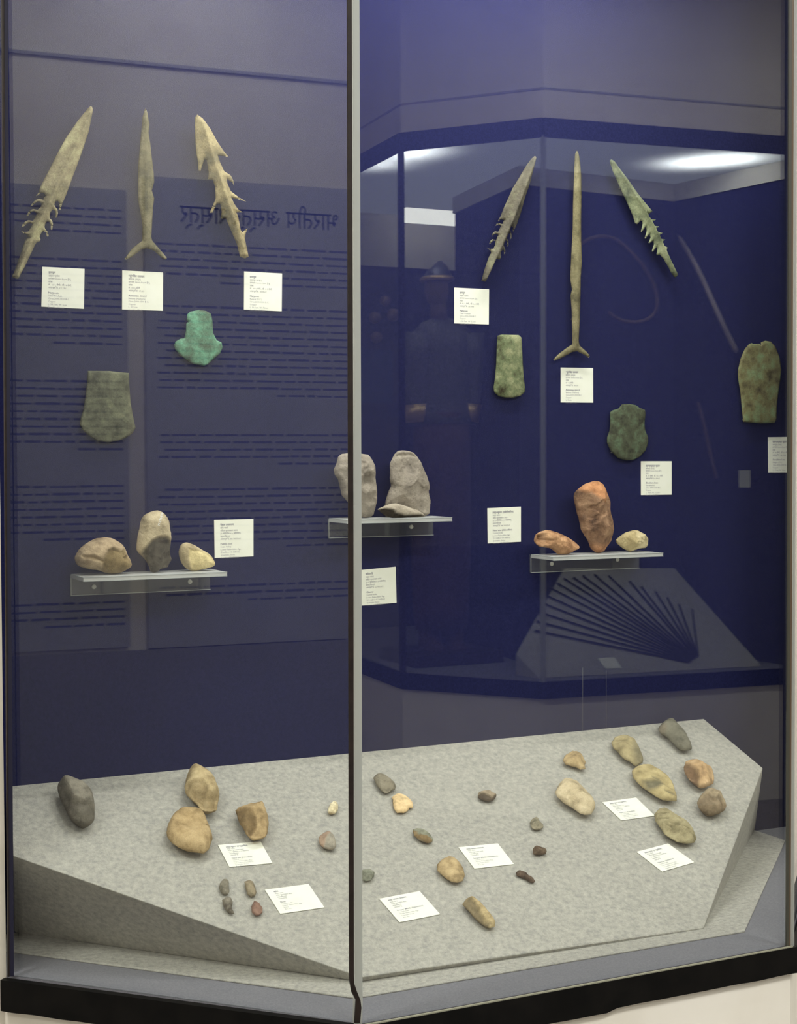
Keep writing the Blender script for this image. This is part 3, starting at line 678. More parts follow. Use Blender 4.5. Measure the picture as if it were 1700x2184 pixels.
PL = [(tr(*ZP1, [(140, 132), (655, 88), (800, 350), (278, 397)]), HAND, 'cream label card in front of the blocky tan stone and round tan stone'),
 (tr(*ZP1, [(708, 672), (1235, 602), (1427, 885), (893, 963)]), BLD, 'cream label card beside the cluster of four tiny blades'),
 (tr(*ZP2, [(1057, 38), (1465, -2), (1632, 213), (1222, 260)]), UPP, 'cream label card beside the oval tan scraper and the tiny dark flakes'),
 (tr(*ZP2, [(236, 572), (655, 493), (868, 732), (447, 815)]), UPP, 'cream label card left of the long ridged tan blade'),
 (tr(*ZP3, [(555, 382), (938, 328), (1150, 535), (770, 586)]), HAND, 'cream label card between the pale hand axe and the ribbed olive hand axe'),
 (tr(*ZP3, [(943, 943), (1300, 850), (1597, 1062), (1232, 1168)]), HAND, 'cream label card in front of the ribbed olive hand axe')]
for i, (c, (hi_, en), lb) in enumerate(PL):
    card(c, lambda x, y: on_platform(x, y, .0008), hi_, en, lb, G2, seed=20+i)

# ------------------------------------------------------------------ clear acrylic shelves
def shelf(x0, x1, xf, zt, zb, depth, label, screws):
    e = empty('acrylic_shelf', ((x0+x1)/2, -.004, zb)); tag(e, label, 'shelf', 'clear acrylic shelves')
    t = .009
    og = ((x0+x1)/2, -depth/2, zt)
    pl_ = box('shelf_plate', (x0, -depth, zt-t), (x1+.006, -.0095, zt), M['acrylic_top'], e, origin=og); bevel(pl_, .0012)
    fl = box('back_flange', (x0, -.0085, zb), (xf, -.0012, zt), M['acrylic'], e, origin=((x0+xf)/2, -.004, zb)); bevel(fl, .0015)
    # pale rods along the sheet edges, bright glints put in as colour
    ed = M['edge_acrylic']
    tube('edge_glint', [(x0, -depth+.0005, zt-.0008), (x1+.006, -depth+.0005, zt-.0008)], .0011, ed, e, 6, origin=og)
    tube('edge_glint', [(x0, -.0087, zb+.0004), (xf, -.0087, zb+.0004)], .0008, ed, e, 6, origin=og)
    tube('edge_glint', [(x0+.0006, -.0087, zb), (x0+.0006, -.0087, zt-.004), (x0+.0006, -.014, zt-.0006), (x0+.0006, -depth, zt-.0006)], .0011, ed, e, 6, origin=og)
    tube('edge_glint', [(x0, -depth+.0004, zt-t), (x1+.006, -depth+.0004, zt-t)], .0008, ed, e, 6, origin=og)
    for sx, sy in screws:
        p = on_wall(sx, sy, .010)
        s_ = tube('screw', [(p[0], -.0095, p[2]), (p[0], -.0115, p[2]), (p[0], -.0125, p[2])], [.0052, .0050, .003], M['screw'], e, 12, origin=(p[0], -.0105, p[2]))
    return e
M['edge_acrylic'] = plain('acrylic_edge_glint', (.42, .44, .44), .25, .5)
ZS1 = (140, 1070, .211765); ZSM = (690, 940, .170588); ZSR = (1110, 1010, .188235)
SH_L = dict(z=.7615, d=.112); SH_M = dict(z=.8685, d=.112); SH_R = dict(z=.7675, d=.112)
shelf(.838, 1.148, 1.152, SH_L['z'], .715, SH_L['d'], 'clear acrylic shelf with three rounded pebble tools, lowest on the panel', [tr(*ZS1, [(285, 857)])[0], tr(*ZS1, [(1252, 806)])[0]])
shelf(1.440, 1.702, 1.713, SH_M['z'], .822, SH_M['d'], 'clear acrylic shelf holding the grey cleavers behind the pane corner', [tr(*ZSM, [(330, 1110)])[0], tr(*ZSM, [(1097, 1076)])[0]])
shelf(1.983, 2.300, 2.308, SH_R['z'], .722, SH_R['d'], 'clear acrylic shelf holding the orange and yellow stones', [tr(*ZSR, [(355, 1022)])[0], tr(*ZSR, [(1100, 975)])[0]])

# ------------------------------------------------------------------ stones
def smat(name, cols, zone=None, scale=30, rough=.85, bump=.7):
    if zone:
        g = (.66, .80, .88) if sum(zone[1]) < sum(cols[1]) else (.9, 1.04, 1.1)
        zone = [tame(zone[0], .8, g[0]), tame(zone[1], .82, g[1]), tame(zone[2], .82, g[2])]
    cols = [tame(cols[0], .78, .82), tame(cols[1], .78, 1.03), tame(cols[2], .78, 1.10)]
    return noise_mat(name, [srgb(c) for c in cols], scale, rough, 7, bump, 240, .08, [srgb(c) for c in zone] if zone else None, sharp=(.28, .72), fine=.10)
def shelf_stone(opx, y, th, tb, mat, label, seed, zs, group, **kw):
    o = solid('stone_tool', opx, (0, -y, 0), (0, -1, 0), mat, th, tb, seed, res=60, round_it=kw.pop('round_it', 1), **kw)
    o.location.z += zs + .0004 - min((o.matrix_basis @ v.co).z for v in o.data.vertices)
    tag(o, label, 'stone tool', group)
    return o
GS = 'stone tools on the acrylic shelves'
shelf_stone(tr(*ZS1, [(92, 590), (95, 550), (140, 480), (210, 420), (300, 375), (390, 362), (470, 372), (540, 410), (590, 455), (620, 540), (650, 590), (668, 640), (650, 670), (590, 705), (530, 730), (440, 735), (380, 715), (330, 695), (260, 690), (170, 670), (110, 640)]),
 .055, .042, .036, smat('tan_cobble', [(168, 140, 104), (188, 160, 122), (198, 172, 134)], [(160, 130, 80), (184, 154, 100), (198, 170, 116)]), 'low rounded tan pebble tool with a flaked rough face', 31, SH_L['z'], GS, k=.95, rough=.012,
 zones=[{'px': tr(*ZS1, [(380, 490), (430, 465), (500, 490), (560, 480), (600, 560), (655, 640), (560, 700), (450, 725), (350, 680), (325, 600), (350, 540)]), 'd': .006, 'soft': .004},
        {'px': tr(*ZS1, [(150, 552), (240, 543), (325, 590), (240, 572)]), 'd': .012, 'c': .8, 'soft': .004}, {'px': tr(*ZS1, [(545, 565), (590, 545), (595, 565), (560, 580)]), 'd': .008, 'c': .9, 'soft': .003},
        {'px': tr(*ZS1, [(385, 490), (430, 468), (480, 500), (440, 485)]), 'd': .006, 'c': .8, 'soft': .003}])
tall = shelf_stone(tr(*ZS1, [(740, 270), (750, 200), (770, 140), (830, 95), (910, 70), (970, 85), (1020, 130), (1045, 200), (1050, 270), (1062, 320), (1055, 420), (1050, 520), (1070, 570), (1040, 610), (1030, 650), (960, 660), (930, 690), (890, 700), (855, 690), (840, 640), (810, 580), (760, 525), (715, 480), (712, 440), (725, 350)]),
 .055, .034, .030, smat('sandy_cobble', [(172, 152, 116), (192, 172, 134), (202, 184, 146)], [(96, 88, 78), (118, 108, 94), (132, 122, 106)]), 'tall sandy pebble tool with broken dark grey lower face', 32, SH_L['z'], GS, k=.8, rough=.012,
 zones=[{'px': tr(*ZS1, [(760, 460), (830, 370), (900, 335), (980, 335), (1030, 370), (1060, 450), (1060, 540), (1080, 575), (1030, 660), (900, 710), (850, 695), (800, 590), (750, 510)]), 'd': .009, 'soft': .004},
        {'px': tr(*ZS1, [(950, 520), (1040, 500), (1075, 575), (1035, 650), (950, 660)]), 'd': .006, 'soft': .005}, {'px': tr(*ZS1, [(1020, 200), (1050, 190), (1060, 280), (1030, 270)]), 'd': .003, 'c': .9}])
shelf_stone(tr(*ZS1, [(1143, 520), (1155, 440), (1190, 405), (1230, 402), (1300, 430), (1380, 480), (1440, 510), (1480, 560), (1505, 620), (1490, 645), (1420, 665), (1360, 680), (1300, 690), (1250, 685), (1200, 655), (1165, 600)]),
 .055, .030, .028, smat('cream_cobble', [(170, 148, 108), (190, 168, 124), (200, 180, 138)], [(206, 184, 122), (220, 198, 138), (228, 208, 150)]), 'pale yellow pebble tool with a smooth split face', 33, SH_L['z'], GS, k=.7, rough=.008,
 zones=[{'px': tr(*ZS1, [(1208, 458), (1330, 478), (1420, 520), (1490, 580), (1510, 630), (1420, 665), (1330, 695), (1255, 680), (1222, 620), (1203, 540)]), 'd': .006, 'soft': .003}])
from mathutils.bvhtree import BVHTree
def paint_number(stone, text, p_from, p_to, y, mat):
    bv = BVHTree.FromPolygons([stone.location+v.co for v in stone.data.vertices], [p.vertices[:] for p in stone.data.polygons])
    a = hit(*p_from, (0, 1, 0), -y); b = hit(*p_to, (0, 1, 0), -y); L_ = np.linalg.norm(b-a); ex = (b-a)/L_; ey = np.cross(np.array([0, 1., 0]), ex); ey = -ey if ey@np.array([-1., 0, 0]) < 0 else ey
    tv_, tf_ = text_mesh([(text, 0, 0, .01, True)], None); w_ = max(p[0] for p in tv_); vv = []
    for u, v_ in tv_:
        p = a+ex*(u/w_*L_)+ey*(v_/w_*L_)
        d_ = Vector(p-O).normalized(); hh = bv.ray_cast(Vector(O), d_)
        q = hh[0]-d_*.0008 if hh[0] else Vector(p)
        vv.append(q)
    return mesh_obj('painted_number', vv, tf_, mat, stone, origin=tuple(stone.location))
paint_number(tall, '77.272/508', tr(*ZS1, [(948, 246)])[0], tr(*ZS1, [(985, 112)])[0], .055+.03, plain('white_paint_mark', (.8, .8, .78), .7))
cl = smat('grey_quartzite', [(128, 116, 104), (150, 138, 124), (164, 152, 136)], [(86, 76, 66), (104, 94, 82), (118, 108, 94)], 26)
shelf_stone(tr(*ZSM, [(185, 180), (230, 145), (290, 140), (430, 135), (500, 148), (560, 155), (600, 220), (635, 290), (645, 380), (640, 450), (655, 530), (660, 640), (655, 740), (640, 830), (630, 900), (600, 930), (520, 945), (440, 935), (380, 850), (300, 750), (230, 665), (205, 560), (185, 470), (140, 410), (128, 345), (165, 265)]),
 .048, .032, .024, cl, 'grey quartzite cleaver standing behind the pane corner strip', 41, SH_M['z'], GS, flake=.9, round_it=0, k=.8, facets=9, scars=4, rough=.02,
 zones=[{'px': tr(*ZSM, [(430, 330), (500, 290), (545, 430), (520, 500), (430, 540)]), 'd': .004, 'c': .35, 'soft': .004}])
shelf_stone(tr(*ZSM, [(885, 150), (930, 105), (980, 100), (1060, 105), (1130, 130), (1170, 175), (1215, 260), (1260, 350), (1300, 450), (1325, 550), (1310, 620), (1340, 730), (1330, 820), (1325, 890), (1280, 920), (1100, 930), (900, 905), (760, 830), (780, 720), (815, 610), (845, 550), (830, 450), (835, 380), (830, 260), (860, 200)]),
 .045, .026, .022, cl, 'grey quartzite cleaver with scooped top, leaning against the panel', 42, SH_M['z'], GS, flake=.9, round_it=0, k=.7, facets=5, scars=2, rough=.03,
 zones=[{'px': tr(*ZSM, [(985, 200), (1080, 165), (1140, 230), (1130, 350), (1060, 375), (990, 340), (965, 280)]), 'd': .007, 'c': .1, 'soft': .008}, {'px': tr(*ZSM, [(880, 165), (960, 190), (1080, 165), (1150, 190), (1170, 170), (1060, 140), (920, 140)]), 'd': .004, 'c': 0, 'soft': .004}])
shelf_stone(tr(*ZSM, [(675, 860), (760, 820), (840, 790), (905, 785), (1000, 810), (1100, 845), (1190, 875), (1240, 910), (1275, 945), (1230, 955), (1100, 955), (980, 965), (860, 968), (780, 950), (720, 905)]),
 .086, .013, .016, smat('pale_dark_flint', [(150, 136, 118), (170, 156, 136), (182, 168, 148)], [(44, 36, 26), (60, 50, 38), (74, 62, 48)]), 'small flat grey flake with dark underside lying before the cleavers', 43, SH_M['z'], GS, flake=.9, round_it=0, k=.8, facets=4, rough=.02,
 zones=[{'px': tr(*ZSM, [(668, 868), (740, 850), (850, 862), (885, 905), (1000, 935), (1200, 925), (1285, 945), (1100, 965), (860, 978), (750, 945)]), 'd': .005, 'soft': .002}])
shelf_stone(tr(*ZSR, [(170, 780), (185, 710), (230, 680), (290, 662), (340, 668), (420, 690), (500, 725), (560, 760), (620, 800), (665, 845), (665, 865), (620, 890), (570, 915), (520, 940), (430, 942), (390, 905), (340, 870), (270, 860), (210, 850), (175, 815)]),
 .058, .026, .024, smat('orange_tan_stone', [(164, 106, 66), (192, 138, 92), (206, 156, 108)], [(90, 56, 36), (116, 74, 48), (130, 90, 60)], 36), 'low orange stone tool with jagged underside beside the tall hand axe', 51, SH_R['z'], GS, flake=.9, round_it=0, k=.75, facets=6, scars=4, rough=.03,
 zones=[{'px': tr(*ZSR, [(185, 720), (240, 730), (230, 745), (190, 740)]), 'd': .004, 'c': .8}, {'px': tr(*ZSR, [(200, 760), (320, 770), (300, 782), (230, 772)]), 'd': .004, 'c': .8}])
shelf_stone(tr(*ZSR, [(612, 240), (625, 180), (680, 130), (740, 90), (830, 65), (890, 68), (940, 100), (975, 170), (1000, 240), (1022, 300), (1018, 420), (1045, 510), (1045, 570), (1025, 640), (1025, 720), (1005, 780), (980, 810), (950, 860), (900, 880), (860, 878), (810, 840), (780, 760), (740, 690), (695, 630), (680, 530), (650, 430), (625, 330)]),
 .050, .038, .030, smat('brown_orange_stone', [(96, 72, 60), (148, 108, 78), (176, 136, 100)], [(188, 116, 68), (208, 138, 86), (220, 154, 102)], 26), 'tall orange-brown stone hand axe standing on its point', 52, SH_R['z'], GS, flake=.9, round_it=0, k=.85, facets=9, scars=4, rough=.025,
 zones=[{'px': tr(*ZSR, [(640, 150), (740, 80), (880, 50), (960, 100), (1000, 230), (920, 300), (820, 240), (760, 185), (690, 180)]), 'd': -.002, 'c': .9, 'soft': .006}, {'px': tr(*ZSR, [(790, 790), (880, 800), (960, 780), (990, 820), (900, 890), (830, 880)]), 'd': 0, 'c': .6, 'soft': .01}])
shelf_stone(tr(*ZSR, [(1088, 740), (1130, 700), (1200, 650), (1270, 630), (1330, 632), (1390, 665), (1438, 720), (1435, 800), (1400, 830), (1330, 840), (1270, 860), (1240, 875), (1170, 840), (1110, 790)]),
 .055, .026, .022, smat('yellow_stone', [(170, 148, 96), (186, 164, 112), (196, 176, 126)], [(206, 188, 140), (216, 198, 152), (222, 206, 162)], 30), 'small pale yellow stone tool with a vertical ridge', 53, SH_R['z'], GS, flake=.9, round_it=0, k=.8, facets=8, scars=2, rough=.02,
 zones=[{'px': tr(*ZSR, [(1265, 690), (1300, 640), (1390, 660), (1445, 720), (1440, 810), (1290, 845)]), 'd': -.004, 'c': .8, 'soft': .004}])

GP = 'loose stone tools on the felt platform'
def floor_stone(opx, h, mat, label, seed, zones=(), name='stone_tool', **kw):
    """stone resting on the sloping platform; h is its thickness"""
    hb = h*.46; ht = h-hb
    o = solid(name, opx, PN*(PD+hb+.0003), PN, mat, ht, hb, seed, res=int(kw.pop('res', 40)*1.25), zones=zones, round_it=kw.pop('round_it', 0), flat_bot=True, flake=kw.pop('flake', 1.0), **kw)
    tag(o, label, 'stone tool', GP)
    return o
TAN = [(168, 140, 92), (190, 164, 114), (204, 180, 132)]; TANZ = [(138, 108, 64), (158, 128, 80), (172, 144, 94)]
mt_dark = smat('dark_grey_stone', [(110, 103, 90), (138, 130, 114), (150, 142, 124)], [(60, 54, 47), (76, 68, 58), (86, 78, 66)])  # zone colours darken the lower side, shade put into the stone colour
floor_stone(tr(100, 1640, .0823529, [(310, 345), (400, 360), (600, 380), (780, 450), (950, 520), (1080, 620), (1180, 720), (1230, 830), (1240, 960), (1235, 1110), (1235, 1300), (1190, 1390), (1100, 1420), (950, 1430), (780, 1380), (600, 1260), (480, 1050), (420, 900), (350, 780), (300, 640), (270, 500), (290, 390)]),
 .062, mt_dark, 'large dark grey stone tool alone on the left end of the platform', 61, round_it=1, flake=.3, zones=[{'px': tr(100, 1640, .0823529, [(250, 340), (330, 360), (440, 640), (540, 860), (640, 1020), (800, 1100), (1000, 1130), (1250, 1110), (1260, 1400), (900, 1480), (500, 1300), (300, 800)]), 'd': .012, 'c': .55, 'soft': .004}], k=.7, rough=.012)
ZQ = (340, 1620, .152941)
floor_stone(tr(*ZQ, [(350, 370), (375, 260), (400, 180), (430, 130), (480, 117), (530, 130), (600, 170), (680, 215), (740, 260), (790, 330), (805, 390), (830, 430), (838, 510), (825, 570), (810, 640), (805, 705), (720, 728), (640, 720), (590, 700), (540, 650), (500, 600), (420, 530), (360, 470)]),
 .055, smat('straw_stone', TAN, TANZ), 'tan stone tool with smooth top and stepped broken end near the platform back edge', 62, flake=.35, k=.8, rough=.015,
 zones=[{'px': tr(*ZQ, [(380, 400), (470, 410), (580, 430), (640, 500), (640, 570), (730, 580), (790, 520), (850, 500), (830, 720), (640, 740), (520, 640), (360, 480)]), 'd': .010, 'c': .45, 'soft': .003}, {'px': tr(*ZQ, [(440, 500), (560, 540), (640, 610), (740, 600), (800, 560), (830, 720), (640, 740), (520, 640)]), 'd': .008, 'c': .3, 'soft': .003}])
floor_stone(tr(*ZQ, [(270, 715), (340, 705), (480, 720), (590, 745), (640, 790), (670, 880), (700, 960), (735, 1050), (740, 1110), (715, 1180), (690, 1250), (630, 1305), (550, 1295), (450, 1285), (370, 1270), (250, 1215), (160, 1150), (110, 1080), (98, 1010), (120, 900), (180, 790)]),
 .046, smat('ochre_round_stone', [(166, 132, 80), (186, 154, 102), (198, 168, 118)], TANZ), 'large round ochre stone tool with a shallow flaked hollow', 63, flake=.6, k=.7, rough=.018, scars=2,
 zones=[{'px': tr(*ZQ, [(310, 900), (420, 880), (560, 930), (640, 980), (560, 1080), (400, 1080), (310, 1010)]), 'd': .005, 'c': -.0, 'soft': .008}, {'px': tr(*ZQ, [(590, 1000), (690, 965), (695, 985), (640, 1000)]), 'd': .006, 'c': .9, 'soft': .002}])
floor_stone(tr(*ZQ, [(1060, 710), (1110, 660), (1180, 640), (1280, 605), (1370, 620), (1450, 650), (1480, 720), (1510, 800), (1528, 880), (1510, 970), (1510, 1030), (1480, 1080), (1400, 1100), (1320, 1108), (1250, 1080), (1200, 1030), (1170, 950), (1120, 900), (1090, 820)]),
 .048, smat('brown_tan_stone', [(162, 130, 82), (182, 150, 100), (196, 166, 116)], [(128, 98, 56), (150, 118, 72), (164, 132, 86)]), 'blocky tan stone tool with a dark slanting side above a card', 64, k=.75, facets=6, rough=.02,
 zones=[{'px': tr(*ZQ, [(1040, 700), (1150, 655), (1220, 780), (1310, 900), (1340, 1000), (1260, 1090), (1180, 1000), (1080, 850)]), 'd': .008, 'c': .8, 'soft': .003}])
ZW = (660, 1690, .0641026)
floor_stone(tr(*ZW, [(790, 295), (890, 340), (950, 400), (955, 470), (950, 570), (880, 690), (760, 710), (640, 690), (600, 640), (620, 540), (680, 400)]),
 .018, smat('creamy_white_stone', [(214, 180, 124), (232, 214, 168), (240, 228, 188)], None, 60), 'tiny creamy white stone flake beside the pane corner', 65, k=.8, facets=7, res=24)
floor_stone(tr(*ZW, [(590, 1310), (700, 1370), (800, 1440), (850, 1530), (880, 1680), (895, 1770), (840, 1870), (780, 1910), (640, 1890), (480, 1840), (370, 1760), (310, 1640), (310, 1490), (430, 1380)]),
 .022, smat('pink_grey_stone', [(158, 130, 108), (168, 138, 114), (176, 146, 120)], [(150, 143, 126), (166, 156, 138), (176, 166, 146)]), 'small two-toned pink and grey stone flake beside the pane corner', 66, k=.8, facets=6, res=28,
 zones=[{'px': tr(*ZW, [(780, 1420), (900, 1560), (920, 1800), (800, 1930), (480, 1860), (520, 1640), (640, 1500)]), 'd': 0, 'soft': .002}])
floor_stone(tr(*ZP1, [(200, 545), (240, 535), (270, 560), (272, 620), (280, 690), (260, 725), (210, 722), (170, 690), (155, 640), (165, 590)]), .014, smat('grey_blade', [(118, 112, 96), (134, 126, 108), (144, 136, 118)], None, 60), 'tiny plain grey blade at the back of the cluster of four', 67, k=.8, facets=5, res=24)
floor_stone(tr(*ZP1, [(460, 570), (520, 545), (560, 570), (590, 630), (607, 700), (590, 740), (540, 752), (495, 720), (475, 650)]), .016, smat('tan_grey_blade', [(132, 118, 92), (152, 136, 106), (160, 144, 114)], None, 60), 'tiny tan blade with dark tip in the cluster of four', 68, k=.8, facets=5, res=24)
floor_stone(tr(*ZP1, [(190, 790), (240, 765), (300, 770), (318, 810), (310, 870), (320, 920), (345, 960), (300, 955), (240, 920), (210, 870)]), .014, smat('ridged_grey_blade', [(96, 84, 72), (128, 120, 104), (150, 140, 122)], None, 60), 'tiny ridged grey-brown blade with a hooked point', 69, k=.8, facets=6, res=24)
floor_stone(tr(*ZP1, [(580, 795), (630, 830), (680, 890), (680, 945), (640, 975), (590, 975), (550, 940), (545, 870)]), .016, smat('red_brown_point', [(124, 90, 76), (150, 112, 94), (160, 124, 104)], None, 60), 'tiny red-brown pointed flake in the cluster of four', 70, k=.8, facets=6, res=24)
Z7 = (760, 1630, .117647)
floor_stone(tr(*Z7, [(305, 250), (340, 205), (430, 180), (520, 210), (620, 290), (690, 350), (720, 400), (700, 455), (620, 490), (560, 525), (510, 515), (440, 470), (390, 410), (350, 340)]), .022, smat('olive_grey_flake', [(120, 110, 90), (140, 130, 108), (150, 140, 118)], None, 50), 'small olive-grey oblong stone flake behind the cream flake', 71, k=.7, facets=6, res=30)
floor_stone(tr(*Z7, [(640, 600), (690, 560), (760, 540), (850, 560), (930, 610), (1000, 670), (1030, 720), (1025, 790), (960, 800), (930, 850), (860, 885), (800, 880), (740, 885), (700, 840), (670, 770), (660, 700), (665, 650)]), .014, smat('apricot_flake', [(224, 182, 120), (234, 196, 136), (240, 204, 146)], None, 50, bump=.3), 'smooth apricot-coloured flat stone flake with scalloped edge', 72, flake=.15, k=.4, rough=.006, res=32)
floor_stone(tr(*Z7, [(1018, 1190), (1100, 1155), (1170, 1160), (1260, 1220), (1340, 1290), (1390, 1360), (1375, 1415), (1300, 1430), (1220, 1405), (1130, 1370), (1090, 1330), (1050, 1300), (1030, 1240)]), .018, smat('green_grey_flake', [(132, 132, 108), (146, 146, 122), (156, 156, 132)], [(160, 124, 72), (178, 140, 86), (188, 152, 98)], 50), 'small grey-green flake with an orange front edge', 73, k=.7, facets=4, res=30,
 zones=[{'px': tr(*Z7, [(1000, 1200), (1070, 1230), (1110, 1310), (1250, 1350), (1400, 1400), (1300, 1450), (1050, 1330)]), 'd': .001, 'c': .9, 'soft': .002}])
floor_stone(tr(*ZP2, [(45, 290), (70, 265), (140, 270), (190, 295), (185, 335), (150, 375), (100, 385), (65, 370), (55, 320)]), .016, smat('grey_green_chip', [(124, 126, 106), (140, 142, 122), (150, 150, 130)], None, 60), 'tiny grey-green triangular chip right beside the pane corner strip', 74, k=.7, facets=6, res=24)
floor_stone(tr(*ZP2, [(835, 215), (880, 165), (950, 135), (1010, 150), (1070, 200), (1110, 260), (1125, 330), (1100, 385), (1050, 403), (990, 395), (930, 360), (880, 315), (840, 280)]), .022, smat('oval_tan_scraper', [(170, 140, 90), (188, 158, 108), (198, 170, 120)], None, 44), 'oval tan scraper with crimped edge beside a card', 75, k=.8, facets=3, res=34)
floor_stone(tr(*ZP2, [(1095, 625), (1140, 570), (1190, 550), (1240, 580), (1310, 650), (1390, 740), (1440, 810), (1435, 855), (1390, 870), (1330, 850), (1260, 800), (1210, 750), (1150, 680)]), .024, smat('long_tan_blade', [(176, 150, 98), (192, 166, 114), (202, 178, 128)], [(128, 112, 80), (148, 130, 96), (158, 140, 106)], 44), 'long narrow tan blade with a lengthwise ridge, foremost on the platform', 76, k=.9, rough=.01, res=36,
 zones=[{'px': tr(*ZP2, [(1070, 640), (1160, 570), (1220, 640), (1280, 760), (1320, 830), (1390, 850), (1340, 880), (1200, 770)]), 'd': .006, 'c': .85, 'soft': .003}])
Z8 = (1000, 1670, .105882)
floor_stone(tr(*Z8, [(185, 205), (260, 185), (350, 170), (430, 185), (500, 220), (560, 235), (545, 290), (490, 350), (430, 368), (350, 365), (270, 340), (180, 290)]), .018, smat('brown_chip', [(142, 122, 94), (160, 140, 112), (170, 150, 122)], [(84, 66, 50), (100, 80, 62), (112, 92, 72)], 60), 'small brown chip with dark front edge, alone behind the cards', 77, k=.6, facets=4, res=28,
 zones=[{'px': tr(*Z8, [(160, 270), (300, 265), (330, 280), (460, 335), (550, 250), (580, 280), (450, 400), (160, 320)]), 'd': .004, 'c': .9, 'soft': .0015}])
floor_stone(tr(*Z8, [(1230, 800), (1260, 740), (1340, 695), (1400, 720), (1420, 790), (1490, 820), (1505, 890), (1450, 935), (1380, 945), (1300, 930), (1250, 880)]), .016, smat('grey_beige_chip', [(124, 120, 96), (148, 138, 112), (160, 148, 122)], None, 60), 'tiny beige chip with rounded notch above two dark flakes', 78, k=.7, facets=6, res=26)
floor_stone(tr(*Z8, [(1290, 1330), (1320, 1285), (1400, 1290), (1480, 1310), (1550, 1345), (1570, 1380), (1545, 1430), (1470, 1440), (1380, 1440), (1295, 1430)]), .017, smat('dark_brown_chip', [(84, 64, 50), (112, 90, 68), (122, 100, 78)], None, 60), 'tiny dark brown block-shaped stone chip', 79, k=.8, facets=6, res=24)
floor_stone(tr(*Z8, [(945, 1810), (990, 1768), (1060, 1785), (1140, 1815), (1210, 1880), (1300, 1930), (1335, 1985), (1310, 2010), (1240, 1995), (1160, 1940), (1060, 1895), (960, 1860)]), .013, smat('dark_sliver', [(76, 58, 48), (100, 80, 64), (112, 90, 72)], None, 60), 'tiny dark brown sliver of stone at the card corner', 80, k=.9, facets=3, res=30)
Z5 = (1180, 1550, .188235)
floor_stone(tr(*Z5, [(108, 380), (130, 330), (200, 290), (270, 285), (320, 320), (350, 370), (368, 400), (355, 440), (365, 475), (310, 485), (270, 460), (200, 440), (130, 420)]), .026, smat('ochre_small_axe', [(164, 134, 86), (184, 154, 104), (194, 166, 116)], None, 44), 'small ochre hand axe near the platform back edge', 81, k=.8, facets=6, scars=3, res=32)
floor_stone(tr(*Z5, [(655, 185), (700, 120), (780, 95), (860, 115), (930, 170), (970, 230), (1000, 310), (1022, 375), (1010, 410), (940, 447), (900, 420), (860, 385), (800, 360), (760, 320), (720, 270), (680, 240)]), .034, smat('olive_tan_axe', [(150, 132, 84), (170, 152, 104), (180, 162, 116)], [(122, 116, 88), (138, 132, 104), (148, 142, 114)], 30), 'olive-tan hand axe between the grey celt and the small ochre axe', 82, k=.75, facets=7, scars=4, res=40,
 zones=[{'px': tr(*Z5, [(900, 180), (1000, 260), (1050, 420), (940, 440), (880, 330)]), 'd': 0, 'c': .6, 'soft': .008}])
floor_stone(tr(*Z5, [(890, 500), (940, 455), (1010, 438), (1090, 445), (1180, 500), (1290, 570), (1360, 650), (1380, 730), (1400, 790), (1400, 845), (1330, 843), (1240, 830), (1150, 780), (1060, 720), (1000, 680), (940, 620), (900, 570)]), .036, smat('yellow_olive_axe', [(164, 142, 86), (184, 162, 106), (194, 174, 118)], [(112, 108, 84), (132, 126, 98), (142, 136, 108)], 30), 'long pointed yellow-olive hand axe with a grey flaked patch', 83, k=.85, facets=7, scars=3, res=44,
 zones=[{'px': tr(*Z5, [(1000, 650), (1080, 660), (1190, 680), (1230, 720), (1140, 745), (1060, 725)]), 'd': .003, 'c': .9, 'soft': .006}, {'px': tr(*Z5, [(1090, 630), (1190, 668), (1180, 680), (1110, 650)]), 'd': .004, 'c': .8, 'soft': .002}, {'px': tr(*Z5, [(1240, 770), (1320, 775), (1390, 820), (1300, 795)]), 'd': .003, 'c': .7, 'soft': .003}])
floor_stone(tr(*ZP3, [(20, 270), (60, 180), (120, 115), (200, 125), (280, 170), (350, 240), (430, 320), (480, 400), (470, 450), (430, 515), (370, 520), (300, 500), (200, 430), (110, 380), (40, 310)]), .036, smat('pale_buff_axe', [(184, 160, 116), (202, 180, 138), (212, 192, 152)], None, 34), 'broad pale buff hand axe with pitted surface', 84, k=.8, facets=5, scars=7, rough=.03, res=44)
ribs = []
for (a, b) in (((1200, 540), (1290, 565)), ((1320, 565), (1420, 615)), ((1170, 590), (1290, 620)), ((1300, 650), (1420, 690)), ((1410, 700), (1530, 740)), ((1270, 660), (1340, 680))):
    ribs.append({'px': tr(*ZP3, [a, (b[0], b[1]), (b[0]-4, b[1]+9), (a[0]+30, a[1]+14)]), 'd': .004, 'c': .7, 'soft': .0018})
floor_stone(tr(*ZP3, [(1145, 510), (1190, 465), (1260, 450), (1340, 490), (1420, 550), (1520, 630), (1590, 710), (1622, 790), (1600, 838), (1510, 845), (1410, 830), (1340, 790), (1260, 740), (1200, 650), (1150, 580)]), .034, smat('ribbed_olive_axe', [(146, 134, 92), (166, 152, 110), (176, 164, 122)], [(104, 94, 60), (120, 110, 74), (130, 120, 82)], 34), 'olive hand axe with ribbed cracked surface at the card corner', 85, k=.8, facets=5, scars=2, rough=.02, res=54, zones=ribs)
Z9 = (1380, 1520, .117647)
